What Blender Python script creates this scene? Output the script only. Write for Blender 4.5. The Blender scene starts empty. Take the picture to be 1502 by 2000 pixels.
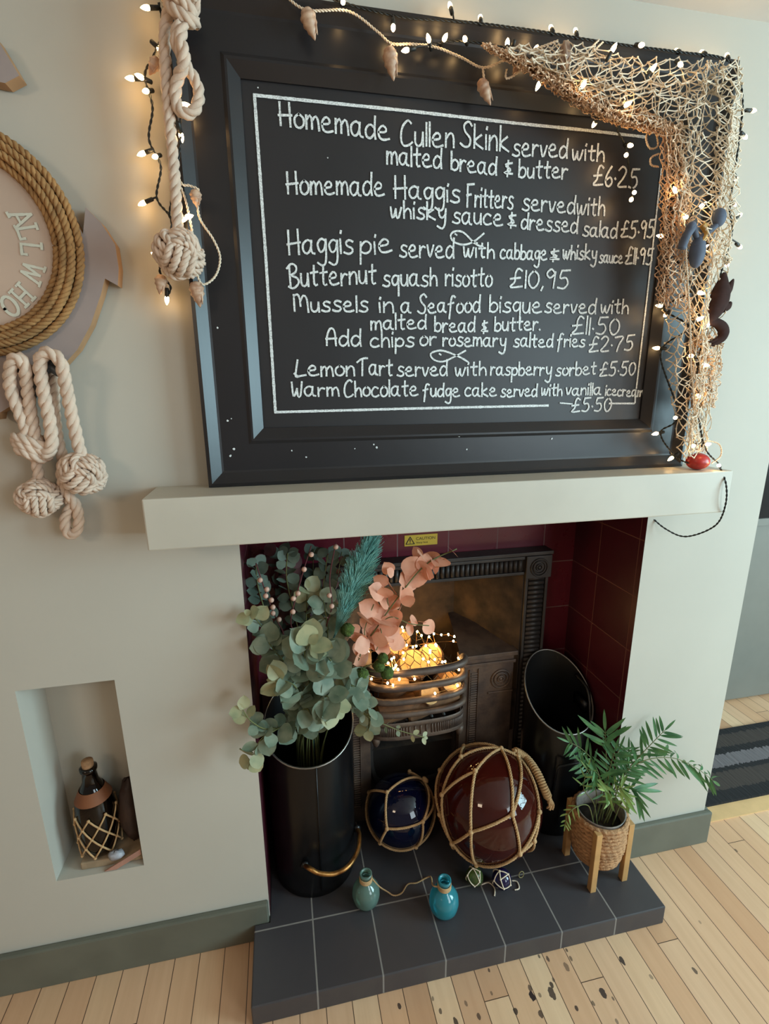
import bpy, bmesh, math, random
import numpy as np
from mathutils import Vector, Matrix
random.seed(7)
rng = np.random.RandomState(11)
scene = bpy.context.scene
COL = scene.collection
PI = math.pi

# ------------------------------------------------------------------ camera
FPX = 972.53
CAM = np.array([0.0993, -1.0577, 1.4217])
PITCH, YAW, ROLL = 0.2507, 0.2037, -0.0071
def _rx(t): return np.array([[1,0,0],[0,math.cos(t),-math.sin(t)],[0,math.sin(t),math.cos(t)]])
def _rz(t): return np.array([[math.cos(t),-math.sin(t),0],[math.sin(t),math.cos(t),0],[0,0,1]])
CM = _rz(-YAW) @ _rx(-PITCH) @ np.column_stack([[math.cos(ROLL),0,math.sin(ROLL)],[-math.sin(ROLL),0,math.cos(ROLL)],[0,-1,0]])
cd = bpy.data.cameras.new('camera')
cam = bpy.data.objects.new('camera', cd); COL.objects.link(cam)
mw = Matrix.Identity(4)
for i in range(3):
    for j in range(3): mw[i][j] = CM[i, j]
    mw[i][3] = CAM[i]
cam.matrix_world = mw
cd.sensor_fit = 'HORIZONTAL'; cd.sensor_width = 36.0; cd.lens = FPX/1502*36; cd.clip_start = .02
scene.camera = cam

# ------------------------------------------------------------------ light
scene.view_settings.view_transform = 'Standard'
scene.view_settings.look = 'None'
scene.view_settings.exposure = 0.0
scene.view_settings.gamma = 1.0
scene.view_settings.use_curve_mapping = False
w = bpy.data.worlds.new('world'); scene.world = w; w.use_nodes = True
bg = w.node_tree.nodes['Background']
bg.inputs[0].default_value = (1.0, .85, .72, 1); bg.inputs[1].default_value = .205
def area(name, loc, target, sx, sy, power, color):
    l = bpy.data.lights.new(name, 'AREA'); l.shape = 'RECTANGLE'; l.size = sx; l.size_y = sy
    l.energy = power; l.color = color
    o = bpy.data.objects.new(name, l); COL.objects.link(o); o.location = loc
    d = Vector(target)-Vector(loc); o.rotation_euler = d.to_track_quat('-Z', 'Y').to_euler()
    return o
area('window_daylight_side', (3.3, -1.5, 1.55), (.7, 0, 1.15), 1.2, 1.5, 112, (.58, .89, 1.0))
area('window_daylight_rear', (2.35, -3.2, 1.5), (.7, 0, 1.1), 1.1, 1.3, 38, (.78, .93, 1.0))
area('ceiling_lamp_warm', (-1.3, -1.9, 2.1), (-.3, 0, 1.1), .5, .5, 11, (1.0, .78, .56))
scene.cycles.max_bounces = 8; scene.cycles.diffuse_bounces = 4; scene.cycles.glossy_bounces = 4
scene.cycles.transparent_max_bounces = 24; scene.cycles.transmission_bounces = 6
scene.cycles.caustics_reflective = False; scene.cycles.caustics_refractive = False
scene.cycles.sample_clamp_indirect = 4.0
scene.cycles.use_denoising = True

# ------------------------------------------------------------------ picking points
def at(px, py, **k):
    (ax, v), = k.items(); i = 'xyz'.index(ax)
    d = CM @ np.array([(px-751)/FPX, -(py-1000)/FPX, -1.0])
    return CAM + d*(v-CAM[i])/d[i]
def on_sphere(px, py, c, r, lift=0.0):
    d = CM @ np.array([(px-751)/FPX, -(py-1000)/FPX, -1.0]); d /= np.linalg.norm(d)
    oc = CAM-np.array(c); b = oc@d; q = b*b-(oc@oc-r*r)
    p = CAM + d*(-b-math.sqrt(q)) if q > 0 else CAM + d*(-b)
    n = p-np.array(c); n /= np.linalg.norm(n)
    return np.array(c)+n*(r+lift)

# ------------------------------------------------------------------ mesh builder
class MB:
    def __init__(s): s.v = []; s.f = []; s.m = []; s.n = 0
    def add(s, v, f, mi=0):
        v = np.asarray(v, float).reshape(-1, 3)
        s.v.append(v); s.f += [tuple(int(i)+s.n for i in q) for q in f]; s.m += [mi]*len(f); s.n += len(v); return s
    def box(s, a, b, mi=0):
        x0,y0,z0 = a; x1,y1,z1 = b
        v = [(x0,y0,z0),(x1,y0,z0),(x1,y1,z0),(x0,y1,z0),(x0,y0,z1),(x1,y0,z1),(x1,y1,z1),(x0,y1,z1)]
        return s.add(v, [(0,3,2,1),(4,5,6,7),(0,1,5,4),(1,2,6,5),(2,3,7,6),(3,0,4,7)], mi)
    def tube(s, pts, r, sides=8, closed=False, caps=True, mi=0):
        P = np.asarray(pts, float); n = len(P)
        if n < 2: return s
        R = np.full(n, r, float) if np.isscalar(r) else np.asarray(r, float)
        if closed: T = np.roll(P,-1,0)-np.roll(P,1,0)
        else: T = np.gradient(P, axis=0)
        T /= np.linalg.norm(T, axis=1)[:,None]+1e-12
        N = np.zeros_like(P); a = np.array([0,0,1.0]) if abs(T[0][2]) < .9 else np.array([1.0,0,0])
        x = a-T[0]*(a@T[0]); x /= np.linalg.norm(x); N[0] = x
        for i in range(1, n):
            x = x-T[i]*(x@T[i]); x /= np.linalg.norm(x)+1e-12; N[i] = x
        B = np.cross(T, N)
        an = np.arange(sides)*2*PI/sides
        V = P[:,None,:]+R[:,None,None]*(np.cos(an)[None,:,None]*N[:,None,:]+np.sin(an)[None,:,None]*B[:,None,:])
        F = []
        m = n if closed else n-1
        for i in range(m):
            j = (i+1) % n
            for k in range(sides):
                k2 = (k+1) % sides
                F.append((i*sides+k, i*sides+k2, j*sides+k2, j*sides+k))
        if caps and not closed:
            F.append(tuple(range(sides-1,-1,-1))); F.append(tuple((n-1)*sides+k for k in range(sides)))
        return s.add(V.reshape(-1,3), F, mi)
    def sticks(s, P0, P1, r, sides=3, mi=0):
        P0 = np.asarray(P0,float); P1 = np.asarray(P1,float)
        T = P1-P0; T /= np.linalg.norm(T,axis=1)[:,None]+1e-9
        a = np.where(np.abs(T[:,2:3])<.9, np.array([[0,0,1.0]]), np.array([[1.0,0,0]]))
        N = np.cross(T,a); N /= np.linalg.norm(N,axis=1)[:,None]+1e-9; B = np.cross(T,N)
        an = np.arange(sides)*2*PI/sides
        R = r if np.isscalar(r) else np.asarray(r)[:,None,None]
        o = R*(np.cos(an)[None,:,None]*N[:,None,:]+np.sin(an)[None,:,None]*B[:,None,:])
        V = np.concatenate([P0[:,None,:]+o, P1[:,None,:]+o],1).reshape(-1,3)
        F = []
        for i in range(len(P0)):
            b = i*2*sides
            for k in range(sides):
                k2 = (k+1)%sides; F.append((b+k,b+k2,b+sides+k2,b+sides+k))
        return s.add(V,F,mi)
    def rope(s, pts, r, pitch=None, closed=False, strands=3, sides=6):
        P = resample(pts, r*.55, closed); n = len(P)
        if n < 4: return s.tube(P, r, 6)
        pitch = pitch or r*5.2
        T = (np.roll(P,-1,0)-np.roll(P,1,0)) if closed else np.gradient(P,axis=0)
        T /= np.linalg.norm(T,axis=1)[:,None]+1e-12
        L = np.concatenate([[0],np.cumsum(np.linalg.norm(np.diff(P,axis=0),axis=1))])
        a = np.array([0,0,1.0]) if abs(T[0][2]) < .9 else np.array([1.0,0,0])
        x = a-T[0]*(a@T[0]); x /= np.linalg.norm(x); N = [x]
        for i in range(1,n):
            x = x-T[i]*(x@T[i]); x /= np.linalg.norm(x)+1e-12; N.append(x)
        N = np.array(N); B = np.cross(T,N)
        for k in range(strands):
            th = 2*PI*L/pitch+2*PI*k/strands
            s.tube(P+r*.5*(np.cos(th)[:,None]*N+np.sin(th)[:,None]*B), r*.56, sides, closed)
        return s
    def ball(s, c, r, nu=16, nv=10, sc=(1,1,1), mi=0):
        V=[]; F=[]
        for j in range(nv+1):
            t = PI*j/nv
            for i in range(nu):
                p = 2*PI*i/nu
                V.append((c[0]+r*sc[0]*math.sin(t)*math.cos(p), c[1]+r*sc[1]*math.sin(t)*math.sin(p), c[2]+r*sc[2]*math.cos(t)))
        for j in range(nv):
            for i in range(nu):
                i2=(i+1)%nu
                F.append((j*nu+i,(j+1)*nu+i,(j+1)*nu+i2,j*nu+i2))
        return s.add(V,F,mi)
    def lathe(s, prof, c=(0,0,0), axis=(0,0,1), n=32, mi=0, caps=True):
        ax = np.array(axis,float); ax/=np.linalg.norm(ax)
        a = np.array([1.0,0,0]) if abs(ax[0])<.9 else np.array([0,1.0,0])
        u = a-ax*(a@ax); u/=np.linalg.norm(u); v=np.cross(ax,u)
        V=[]; F=[]; c=np.array(c,float)
        for r,h in prof:
            for i in range(n):
                t=2*PI*i/n; V.append(c+ax*h+r*(math.cos(t)*u+math.sin(t)*v))
        for j in range(len(prof)-1):
            for i in range(n):
                i2=(i+1)%n; F.append((j*n+i,j*n+i2,(j+1)*n+i2,(j+1)*n+i))
        if caps:
            F.append(tuple(range(n-1,-1,-1))); m=(len(prof)-1)*n; F.append(tuple(m+i for i in range(n)))
        return s.add(V,F,mi)
    def prism(s, poly, y0, y1, mi=0, mside=None):
        n=len(poly); V=[(p[0],y0,p[1]) for p in poly]+[(p[0],y1,p[1]) for p in poly]
        s.add(V, [tuple(range(n)), tuple(range(2*n-1,n-1,-1))], mi)
        V2=list(V); F=[(i,(i+1)%n,n+(i+1)%n,n+i) for i in range(n)]
        return s.add(V2,F,mi if mside is None else mside)

def resample(pts, step, closed=False):
    P = np.asarray(pts,float)
    if closed: P = np.vstack([P,P[:1]])
    d = np.concatenate([[0],np.cumsum(np.linalg.norm(np.diff(P,axis=0),axis=1))])
    n = max(3,int(d[-1]/step)+1)
    t = np.linspace(0,d[-1],n)
    Q = np.column_stack([np.interp(t,d,P[:,i]) for i in range(P.shape[1])])
    return Q[:-1] if closed else Q
def smooth(pts, k=6, closed=False):
    P = np.asarray(pts,float); n=len(P)
    if n<3: return np.array([P[0]*(1-t)+P[-1]*t for t in np.linspace(0,1,k+1)])
    out=[]
    for i in range(n if closed else n-1):
        if closed: p0,p1,p2,p3 = P[(i-1)%n],P[i],P[(i+1)%n],P[(i+2)%n]
        else: p0,p1,p2,p3 = P[max(i-1,0)],P[i],P[i+1],P[min(i+2,n-1)]
        for j in range(k):
            t=j/k
            out.append(.5*((2*p1)+(-p0+p2)*t+(2*p0-5*p1+4*p2-p3)*t*t+(-p0+3*p1-3*p2+p3)*t**3))
    if not closed: out.append(P[-1])
    return np.array(out)
def pxpath(pts, y, k=6, closed=False):
    """pixels (px,py[,depth]) -> smooth path of world points"""
    return smooth([at(p[0],p[1],y=(p[2] if len(p)>2 else y)) for p in pts], k, closed)

# ------------------------------------------------------------------ objects
ORIG = {}
def thing(name, label, cat, loc, group=None):
    o = bpy.data.objects.new(name, None); COL.objects.link(o); o.empty_display_size=.05
    o.location = [float(c) for c in loc]; ORIG[o.name] = np.array(loc,float)
    o['label']=label; o['category']=cat
    if group: o['group']=group
    return o
def obj(name, mb, mats, parent=None, smooth_=True, label=None, cat=None, group=None, kind=None, bevel=0, plabel=None):
    V = np.vstack(mb.v)
    if parent is not None: og = ORIG[parent.name]
    elif kind == 'structure': og = np.zeros(3)
    else:
        lo,hi = V.min(0),V.max(0); og = np.array([(lo[0]+hi[0])/2,(lo[1]+hi[1])/2,lo[2]])
    me = bpy.data.meshes.new(name); me.from_pydata((V-og).tolist(), [], mb.f)
    mats = mats if isinstance(mats,(list,tuple)) else [mats]
    for m in mats: me.materials.append(m)
    if len(mats)>1: me.polygons.foreach_set('material_index', mb.m)
    if smooth_: me.polygons.foreach_set('use_smooth', [True]*len(mb.f))
    me.update()
    o = bpy.data.objects.new(name, me); COL.objects.link(o)
    if parent is not None: o.parent = parent
    else: o.location = [float(c) for c in og]
    ORIG[o.name]=og
    if label: o['label']=label; o['category']=cat
    if plabel: o['label']=plabel
    if group: o['group']=group
    if kind: o['kind']=kind
    if bevel:
        b=o.modifiers.new('bevel','BEVEL'); b.width=bevel; b.segments=2; b.limit_method='ANGLE'; b.angle_limit=.6
    return o

# ------------------------------------------------------------------ materials
def lin(c):
    return tuple(((x/255)/12.92 if x/255<=.04045 else ((x/255+.055)/1.055)**2.4) for x in c)+(1,)
class NT:
    def __init__(s, name):
        s.m=bpy.data.materials.new(name); s.m.use_nodes=True; s.t=s.m.node_tree; s.N=s.t.nodes
        s.b=s.N['Principled BSDF']; s.out=s.N['Material Output']
    def n(s, t, **k):
        x=s.N.new(t)
        for a,v in k.items(): setattr(x,a,v)
        return x
    def l(s,a,b): s.t.links.new(a,b)
    def math(s, op, a, b=None, c=None):
        x=s.n('ShaderNodeMath',operation=op)
        for i,v in enumerate((a,b,c)):
            if v is None: continue
            if isinstance(v,(int,float)): x.inputs[i].default_value=v
            else: s.l(v,x.inputs[i])
        return x.outputs[0]
    def mix(s, f, a, b, mode='MIX'):
        x=s.n('ShaderNodeMix',data_type='RGBA',blend_type=mode)
        if isinstance(f,(int,float)): x.inputs[0].default_value=f
        else: s.l(f,x.inputs[0])
        for i,v in ((6,a),(7,b)):
            if isinstance(v,tuple): x.inputs[i].default_value=v
            else: s.l(v,x.inputs[i])
        return x.outputs[2]
    def pos(s): return s.n('ShaderNodeNewGeometry').outputs['Position']
    def noise(s, scale, detail=4, vec=None, dist=0):
        x=s.n('ShaderNodeTexNoise'); x.inputs['Scale'].default_value=scale; x.inputs['Detail'].default_value=detail; x.inputs['Distortion'].default_value=dist
        s.l(vec if vec is not None else s.pos(), x.inputs['Vector']); return x.outputs[0]
    def ramp(s, f, stops, interp='LINEAR'):
        x=s.n('ShaderNodeValToRGB'); x.color_ramp.interpolation=interp
        e=x.color_ramp.elements
        while len(e)<len(stops): e.new(.5)
        for q,(p,c) in zip(e,stops): q.position=p; q.color=c
        s.l(f,x.inputs[0]); return x.outputs[0]
    def bump(s, h, st=.3, d=.002):
        x=s.n('ShaderNodeBump'); x.inputs['Strength'].default_value=st; x.inputs['Distance'].default_value=d
        s.l(h,x.inputs['Height']); s.l(x.outputs[0],s.b.inputs['Normal'])
def mat(name, c, rough=.6, metal=0, var=.15, vscale=12, c2=None, bump=0, bscale=80, spec=None, bdist=.002):
    t=NT(name); a=lin(c); b=lin(c2) if c2 else tuple(x*(1-var) for x in a[:3])+(1,)
    f=t.ramp(t.noise(vscale), [(.35,(0,0,0,1)),(.65,(1,1,1,1))])
    t.l(t.mix(f,a,b), t.b.inputs['Base Color'])
    t.b.inputs['Roughness'].default_value=rough; t.b.inputs['Metallic'].default_value=metal
    if spec is not None: t.b.inputs['Specular IOR Level'].default_value=spec
    if bump: t.bump(t.noise(bscale,6), bump, bdist)
    return t.m
def glass(name, c, rough=0.0, frost=0.0, ior=1.5, body=None):
    t=NT(name); t.N.remove(t.b)
    tr=t.n('ShaderNodeBsdfTransparent'); tr.inputs[0].default_value=lin(c)
    gl=t.n('ShaderNodeBsdfGlossy'); gl.inputs['Roughness'].default_value=rough; gl.inputs[0].default_value=(1,1,1,1)
    fr=t.n('ShaderNodeFresnel'); fr.inputs[0].default_value=ior
    base=tr.outputs[0]
    if frost:
        df=t.n('ShaderNodeBsdfDiffuse'); df.inputs[0].default_value=lin(body or c)
        tl=t.n('ShaderNodeBsdfTranslucent'); tl.inputs[0].default_value=lin(body or c)
        ad=t.n('ShaderNodeMixShader'); ad.inputs[0].default_value=.6; t.l(df.outputs[0],ad.inputs[1]); t.l(tl.outputs[0],ad.inputs[2])
        mx=t.n('ShaderNodeMixShader'); mx.inputs[0].default_value=frost; t.l(tr.outputs[0],mx.inputs[1]); t.l(ad.outputs[0],mx.inputs[2]); base=mx.outputs[0]
    m2=t.n('ShaderNodeMixShader'); t.l(fr.outputs[0],m2.inputs[0]); t.l(base,m2.inputs[1]); t.l(gl.outputs[0],m2.inputs[2])
    t.l(m2.outputs[0],t.out.inputs['Surface']); return t.m
def emit(name, c, st):
    t=NT(name); t.b.inputs['Base Color'].default_value=c; t.b.inputs['Emission Color'].default_value=c; t.b.inputs['Emission Strength'].default_value=st
    return t.m
def leafmat(name, c, c2, rough=.55):
    t=NT(name); f=t.ramp(t.noise(28,3),[(.35,(0,0,0,1)),(.65,(1,1,1,1))])
    col=t.mix(f,lin(c),lin(c2)); t.l(col,t.b.inputs['Base Color']); t.b.inputs['Roughness'].default_value=rough
    tl=t.n('ShaderNodeBsdfTranslucent'); t.l(col,tl.inputs[0])
    mx=t.n('ShaderNodeMixShader'); mx.inputs[0].default_value=.25
    t.l(t.b.outputs[0],mx.inputs[1]); t.l(tl.outputs[0],mx.inputs[2]); t.l(mx.outputs[0],t.out.inputs['Surface'])
    return t.m
def tilemat(name, tile, tile2, grout, U, V, gw=.0022, rough=.25, vgrout=None):
    """U,V = (axis, joint offset, size)"""
    t=NT(name); sp=t.n('ShaderNodeSeparateXYZ'); t.l(t.pos(),sp.inputs[0])
    masks=[]; ids=[]
    for ax,off,size in (U,V):
        q=t.math('DIVIDE',t.math('SUBTRACT',sp.outputs[ax],off),size)
        fr=t.math('FRACT',q); ids.append(t.math('FLOOR',q))
        d=t.math('MINIMUM',fr,t.math('SUBTRACT',1.0,fr))
        masks.append(t.math('LESS_THAN',t.math('MULTIPLY',d,size),gw*.5))
    g=t.math('MAXIMUM',*masks)
    cb=t.n('ShaderNodeCombineXYZ'); t.l(ids[0],cb.inputs[0]); t.l(ids[1],cb.inputs[1])
    wn=t.n('ShaderNodeTexWhiteNoise'); t.l(cb.outputs[0],wn.inputs[0])
    ns=t.noise(25,5)
    f=t.math('ADD',t.math('MULTIPLY',wn.outputs[0],.6),t.math('MULTIPLY',ns,.4))
    c=t.mix(g,t.mix(f,lin(tile),lin(tile2)),lin(grout)); t.l(c,t.b.inputs['Base Color'])
    t.l(t.math('ADD',t.math('MULTIPLY',g,.5),t.math('ADD',rough,t.math('MULTIPLY',ns,.15))),t.b.inputs['Roughness'])
    t.bump(t.math('SUBTRACT',t.math('MULTIPLY',ns,.25),g),.35,.002)
    return t.m

M_wall = mat('wall_paint',(188,183,171),.75,var=.05,vscale=3,bump=.12,bscale=14)
M_ceil = mat('ceiling_paint',(222,218,214),.8,var=.04)
M_base = mat('baseboard_paint',(102,103,91),.45,var=.18,vscale=9)
M_mantel = mat('mantel_paint',(196,190,176),.45,var=.08,vscale=6,bump=.1,bscale=20)
M_black = mat('black_board_paint',(34,33,36),.36,var=.25,vscale=5,bump=.08,bscale=40)
M_panel = mat('chalkboard_paint',(37,36,39),.45,var=.3,vscale=4,bump=.05,bscale=60)
M_rope = mat('cotton_rope',(220,196,176),.9,var=.15,vscale=60,bump=.3,bscale=400)
M_hemp = mat('sisal_rope',(168,126,78),.9,var=.35,vscale=50,bump=.4,bscale=350)
M_twine = mat('net_twine',(196,158,112),.85,var=.2,vscale=90)
M_cream = mat('cream_net_cord',(240,222,198),.9,var=.12,vscale=80)
M_tan = mat('tan_net_cord',(240,204,170),.9,var=.2,vscale=80)
M_cable = mat('black_cable',(28,30,28),.5)
M_shell = mat('seashell',(206,176,150),.5,var=.3,vscale=70,c2=(168,126,100))
M_iron = mat('cast_iron',(64,58,55),.5,metal=.4,var=.35,vscale=14,bump=.35,bscale=90)
M_rustiron = mat('rusty_iron',(106,86,72),.55,metal=.3,var=.4,vscale=20,c2=(76,62,56),bump=.4,bscale=120)
M_soot = mat('sooty_firebrick',(72,56,40),.9,var=.6,vscale=16,c2=(34,27,22),bump=.5,bscale=40)
M_hod = mat('black_enamel',(20,20,22),.28,metal=.3,var=.3,vscale=9)
M_hodin = mat('dark_hod_inside',(14,14,15),.5)
M_steel = mat('worn_steel_rim',(150,146,140),.35,metal=.9)
M_brass = mat('brass_handle',(190,140,80),.3,metal=.9,var=.4,vscale=40,c2=(120,78,42))
M_oak = mat('leg_wood',(196,150,96),.5,var=.12,vscale=30)
M_basket = mat('woven_basket',(186,140,98),.85,var=.3,vscale=60,bump=.9,bscale=110,bdist=.006)
M_soil = mat('potting_soil',(46,34,26),.95,var=.4,vscale=90,bump=.8)
M_stem = mat('green_stem',(104,108,62),.7,var=.2)
M_redstem = mat('dark_red_stem',(88,30,36),.7)
M_berry = mat('pink_berry',(214,170,150),.5,var=.15,vscale=90)
M_moss = mat('moss',(78,100,38),.95,var=.5,vscale=150,bump=1,bscale=300,bdist=.004)
M_euc = leafmat('eucalyptus_leaf',(146,156,134),(108,128,108))
M_euc2 = leafmat('dark_eucalyptus_leaf',(116,134,120),(88,104,92))
M_eucy = leafmat('young_eucalyptus_leaf',(178,174,134),(148,156,122))
M_peach = leafmat('peach_leaf',(240,180,150),(226,158,128))
M_burg = leafmat('burgundy_leaf',(132,84,86),(98,62,64))
M_palm = leafmat('palm_leaf',(92,138,84),(60,108,66),.45)
M_palmy = leafmat('pale_palm_leaf',(158,180,104),(110,150,80),.45)
M_plume = leafmat('teal_plume',(168,226,216),(130,200,194),.8)
M_plumestem = mat('teal_stem',(50,92,92),.8)
M_amber = glass('amber_glass',(120,44,32),frost=.34,body=(150,56,44))
M_blue = glass('cobalt_glass',(38,46,92),frost=.22,body=(40,54,124))
M_green = glass('pale_green_glass',(176,196,120),frost=.3,body=(170,196,110))
M_violet = glass('violet_glass',(74,62,120),frost=.35,body=(80,66,140))
M_bottle1 = glass('sea_green_bottle_glass',(128,176,160),.06,.5,body=(180,222,206))
M_bottle2 = glass('turquoise_bottle_glass',(70,178,196),.08,.6,body=(90,222,240))
M_brown = glass('brown_bottle_glass',(70,48,36),.02,.25,body=(40,28,22))
M_cork = mat('cork',(176,134,96),.9,var=.3,vscale=120)
M_log = mat('log_bark',(120,82,52),.85,var=.45,vscale=40,bump=.6,bscale=70)
M_logend = mat('log_end_grain',(214,170,112),.8,var=.25,vscale=60)
M_drift = mat('driftwood',(170,146,116),.8,var=.3,vscale=25,bump=.4)
M_darkwood = mat('dark_wood',(62,44,36),.6,var=.4,vscale=25,bump=.4)
M_pinkwood = mat('pinkish_wood',(176,130,112),.7,var=.2,vscale=14)
M_mauve = mat('weathered_mauve_paint',(158,144,140),.7,var=.12,vscale=9)
M_edge = mat('bare_wood_edge',(176,136,98),.7,var=.2,vscale=20)
M_face = mat('porthole_face',(176,154,138),.35,var=.06)
M_letter = mat('white_letter_paint',(206,206,190),.6)
M_hook = mat('blue_grey_iron',(72,78,84),.5,metal=.4)
M_red = mat('red_float_paint',(176,44,38),.35,var=.2,vscale=40)
M_crab = mat('blue_grey_ceramic',(84,92,110),.75,var=.25,vscale=50)
M_claw = mat('dark_brown_claw',(62,42,38),.9,spec=.15,var=.3,vscale=60)
M_yellow = mat('yellow_sticker',(214,182,58),.5,var=.06)
M_print = mat('black_print',(36,32,24),.6)
M_liner = mat('plastic_liner',(150,140,132),.15,var=.4,vscale=60,bump=.6,bscale=60)
M_doorgrey = mat('grey_door_paint',(122,120,112),.5,var=.05)
M_doorglass = mat('dark_door_glass',(40,40,40),.12,var=.1)
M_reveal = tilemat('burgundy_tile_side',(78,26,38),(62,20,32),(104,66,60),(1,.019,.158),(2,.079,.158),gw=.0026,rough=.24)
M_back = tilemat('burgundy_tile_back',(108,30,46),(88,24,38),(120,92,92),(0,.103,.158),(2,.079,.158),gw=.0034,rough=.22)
M_hearth = tilemat('charcoal_quarry_tile',(68,64,66),(55,52,55),(134,128,122),(0,.11,.156),(1,-.035,.32),gw=.0038,rough=.38)
M_wire = mat('chicken_wire',(34,30,28),.5,metal=.5)
BULB = emit('warm_bulb',(1.0,.62,.26,1),30)
BULB2 = emit('warm_micro_bulb',(1.0,.60,.22,1),120)

def chalkmat():
    t=NT('chalk'); ns=t.noise(420,3); f=t.ramp(ns,[(.36,(0,0,0,1)),(.56,(1,1,1,1))])
    t.l(t.mix(f,lin((186,190,192)),lin((232,238,238))),t.b.inputs['Base Color']); t.b.inputs['Roughness'].default_value=.95
    return t.m
M_chalk=chalkmat()
def floormat():
    t=NT('pine_floor_boards'); sp=t.n('ShaderNodeSeparateXYZ'); t.l(t.pos(),sp.inputs[0])
    q=t.math('DIVIDE',t.math('SUBTRACT',sp.outputs[0],1.1736),.0615); fx=t.math('FRACT',q); ix=t.math('FLOOR',q)
    wn=t.n('ShaderNodeTexWhiteNoise',noise_dimensions='1D'); t.l(ix,wn.inputs['W'])
    qy=t.math('DIVIDE',t.math('ADD',sp.outputs[1],t.math('MULTIPLY',wn.outputs[0],7.3)),1.5); fy=t.math('FRACT',qy); iy=t.math('FLOOR',qy)
    cb=t.n('ShaderNodeCombineXYZ'); t.l(ix,cb.inputs[0]); t.l(iy,cb.inputs[1])
    w2=t.n('ShaderNodeTexWhiteNoise',noise_dimensions='2D'); t.l(cb.outputs[0],w2.inputs[0])
    col=t.ramp(w2.outputs[0],[(0,lin((196,150,114))),(.3,lin((222,182,146))),(.6,lin((214,168,130))),(.85,lin((232,198,160))),(1,lin((206,158,120)))])
    mp=t.n('ShaderNodeMapping'); mp.inputs['Scale'].default_value=(60,3,1); t.l(t.pos(),mp.inputs[0])
    g=t.noise(1,6,mp.outputs[0],.6)
    col=t.mix(t.math('MULTIPLY',t.math('SUBTRACT',g,.35),.55),col,lin((172,120,82)))
    dx=t.math('MULTIPLY',t.math('MINIMUM',fx,t.math('SUBTRACT',1.0,fx)),.0615)
    dy=t.math('MULTIPLY',t.math('MINIMUM',fy,t.math('SUBTRACT',1.0,fy)),1.5)
    gap=t.math('LESS_THAN',t.math('MINIMUM',dx,dy),.0009)
    col=t.mix(gap,col,lin((70,48,34)))
    ns=t.noise(90,2)
    m=None
    for (px,py,r,d) in SPOTS:
        p=at(px,py,z=0)
        ex=t.math('MULTIPLY',t.math('SUBTRACT',sp.outputs[0],float(p[0])),1.0); ey=t.math('MULTIPLY',t.math('SUBTRACT',sp.outputs[1],float(p[1])),.62)
        dd=t.math('SQRT',t.math('ADD',t.math('MULTIPLY',ex,ex),t.math('MULTIPLY',ey,ey)))
        k=t.math('MULTIPLY',t.math('LESS_THAN',t.math('ADD',dd,t.math('MULTIPLY',t.math('SUBTRACT',ns,.5),r*.9)),r*.72),d)
        m=k if m is None else t.math('MAXIMUM',m,k)
    col=t.mix(m,col,lin((52,40,38)))
    t.l(col,t.b.inputs['Base Color']); t.b.inputs['Roughness'].default_value=.42
    t.bump(gap,-.5,.002); return t.m
SPOTS=[(1078,1940,.011,.9),(1040,1946,.009,1),(1177,1938,.0095,.95),(1215,1877,.008,.95),(1357,1896,.006,.8),(1106,1888,.008,.6),(1007,1975,.007,.9),
 (1056,1981,.007,.85),(1126,1970,.005,.9),(1077,1923,.006,.9),(1035,1930,.006,.8),(1053,1868,.004,.8),(1070,1873,.005,.8),(1115,1872,.005,.7),(1107,1856,.004,.8),
 (1158,1959,.0045,.7),(1197,1950,.004,.7),(1272,1908,.005,.5),(1081,1914,.004,.7),(1054,1943,.0045,.6),(887,1886,.004,.7),(780,1965,.006,.9),(955,1895,.004,.8),
 (860,1975,.005,.8),(890,1995,.007,.9),(910,1960,.005,.6),(935,1985,.006,.8),(1205,1995,.005,.6),(1438,1661,.005,.7),(1367,1801,.004,.4),(845,1950,.004,.6),(960,1940,.004,.6)]
M_floor=floormat()
def rugmat():
    t=NT('woven_rug_stripes'); sp=t.n('ShaderNodeSeparateXYZ'); t.l(t.pos(),sp.inputs[0])
    ys=[at(1440,p,z=.012)[1] for p in (1537,1502,1493,1468,1455,1430)]
    y0,y1=RUGY; K=lin((26,24,26)); BR=lin((70,60,54)); GR=lin((122,114,116))
    st=[(0,K)]+[((y-y0)/(y1-y0),c) for y,c in zip(ys,(BR,K,GR,K,BR,K))]
    mp=t.n('ShaderNodeMapping'); mp.inputs['Scale'].default_value=(95,12,1); t.l(t.pos(),mp.inputs[0])
    n=t.noise(1,2,mp.outputs[0])
    f=t.math('DIVIDE',t.math('SUBTRACT',t.math('ADD',sp.outputs[1],t.math('MULTIPLY',t.math('SUBTRACT',n,.5),.03)),y0),y1-y0)
    c=t.ramp(f,st,'CONSTANT'); c=t.mix(t.math('MULTIPLY',n,.6),c,lin((30,28,28)))
    t.l(c,t.b.inputs['Base Color']); t.b.inputs['Roughness'].default_value=.95; t.bump(n,.8,.004); return t.m
RUGY=(float(at(1440,1561,z=.012)[1]),float(at(1440,1419,z=.012)[1]))
M_rug=rugmat()

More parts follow.
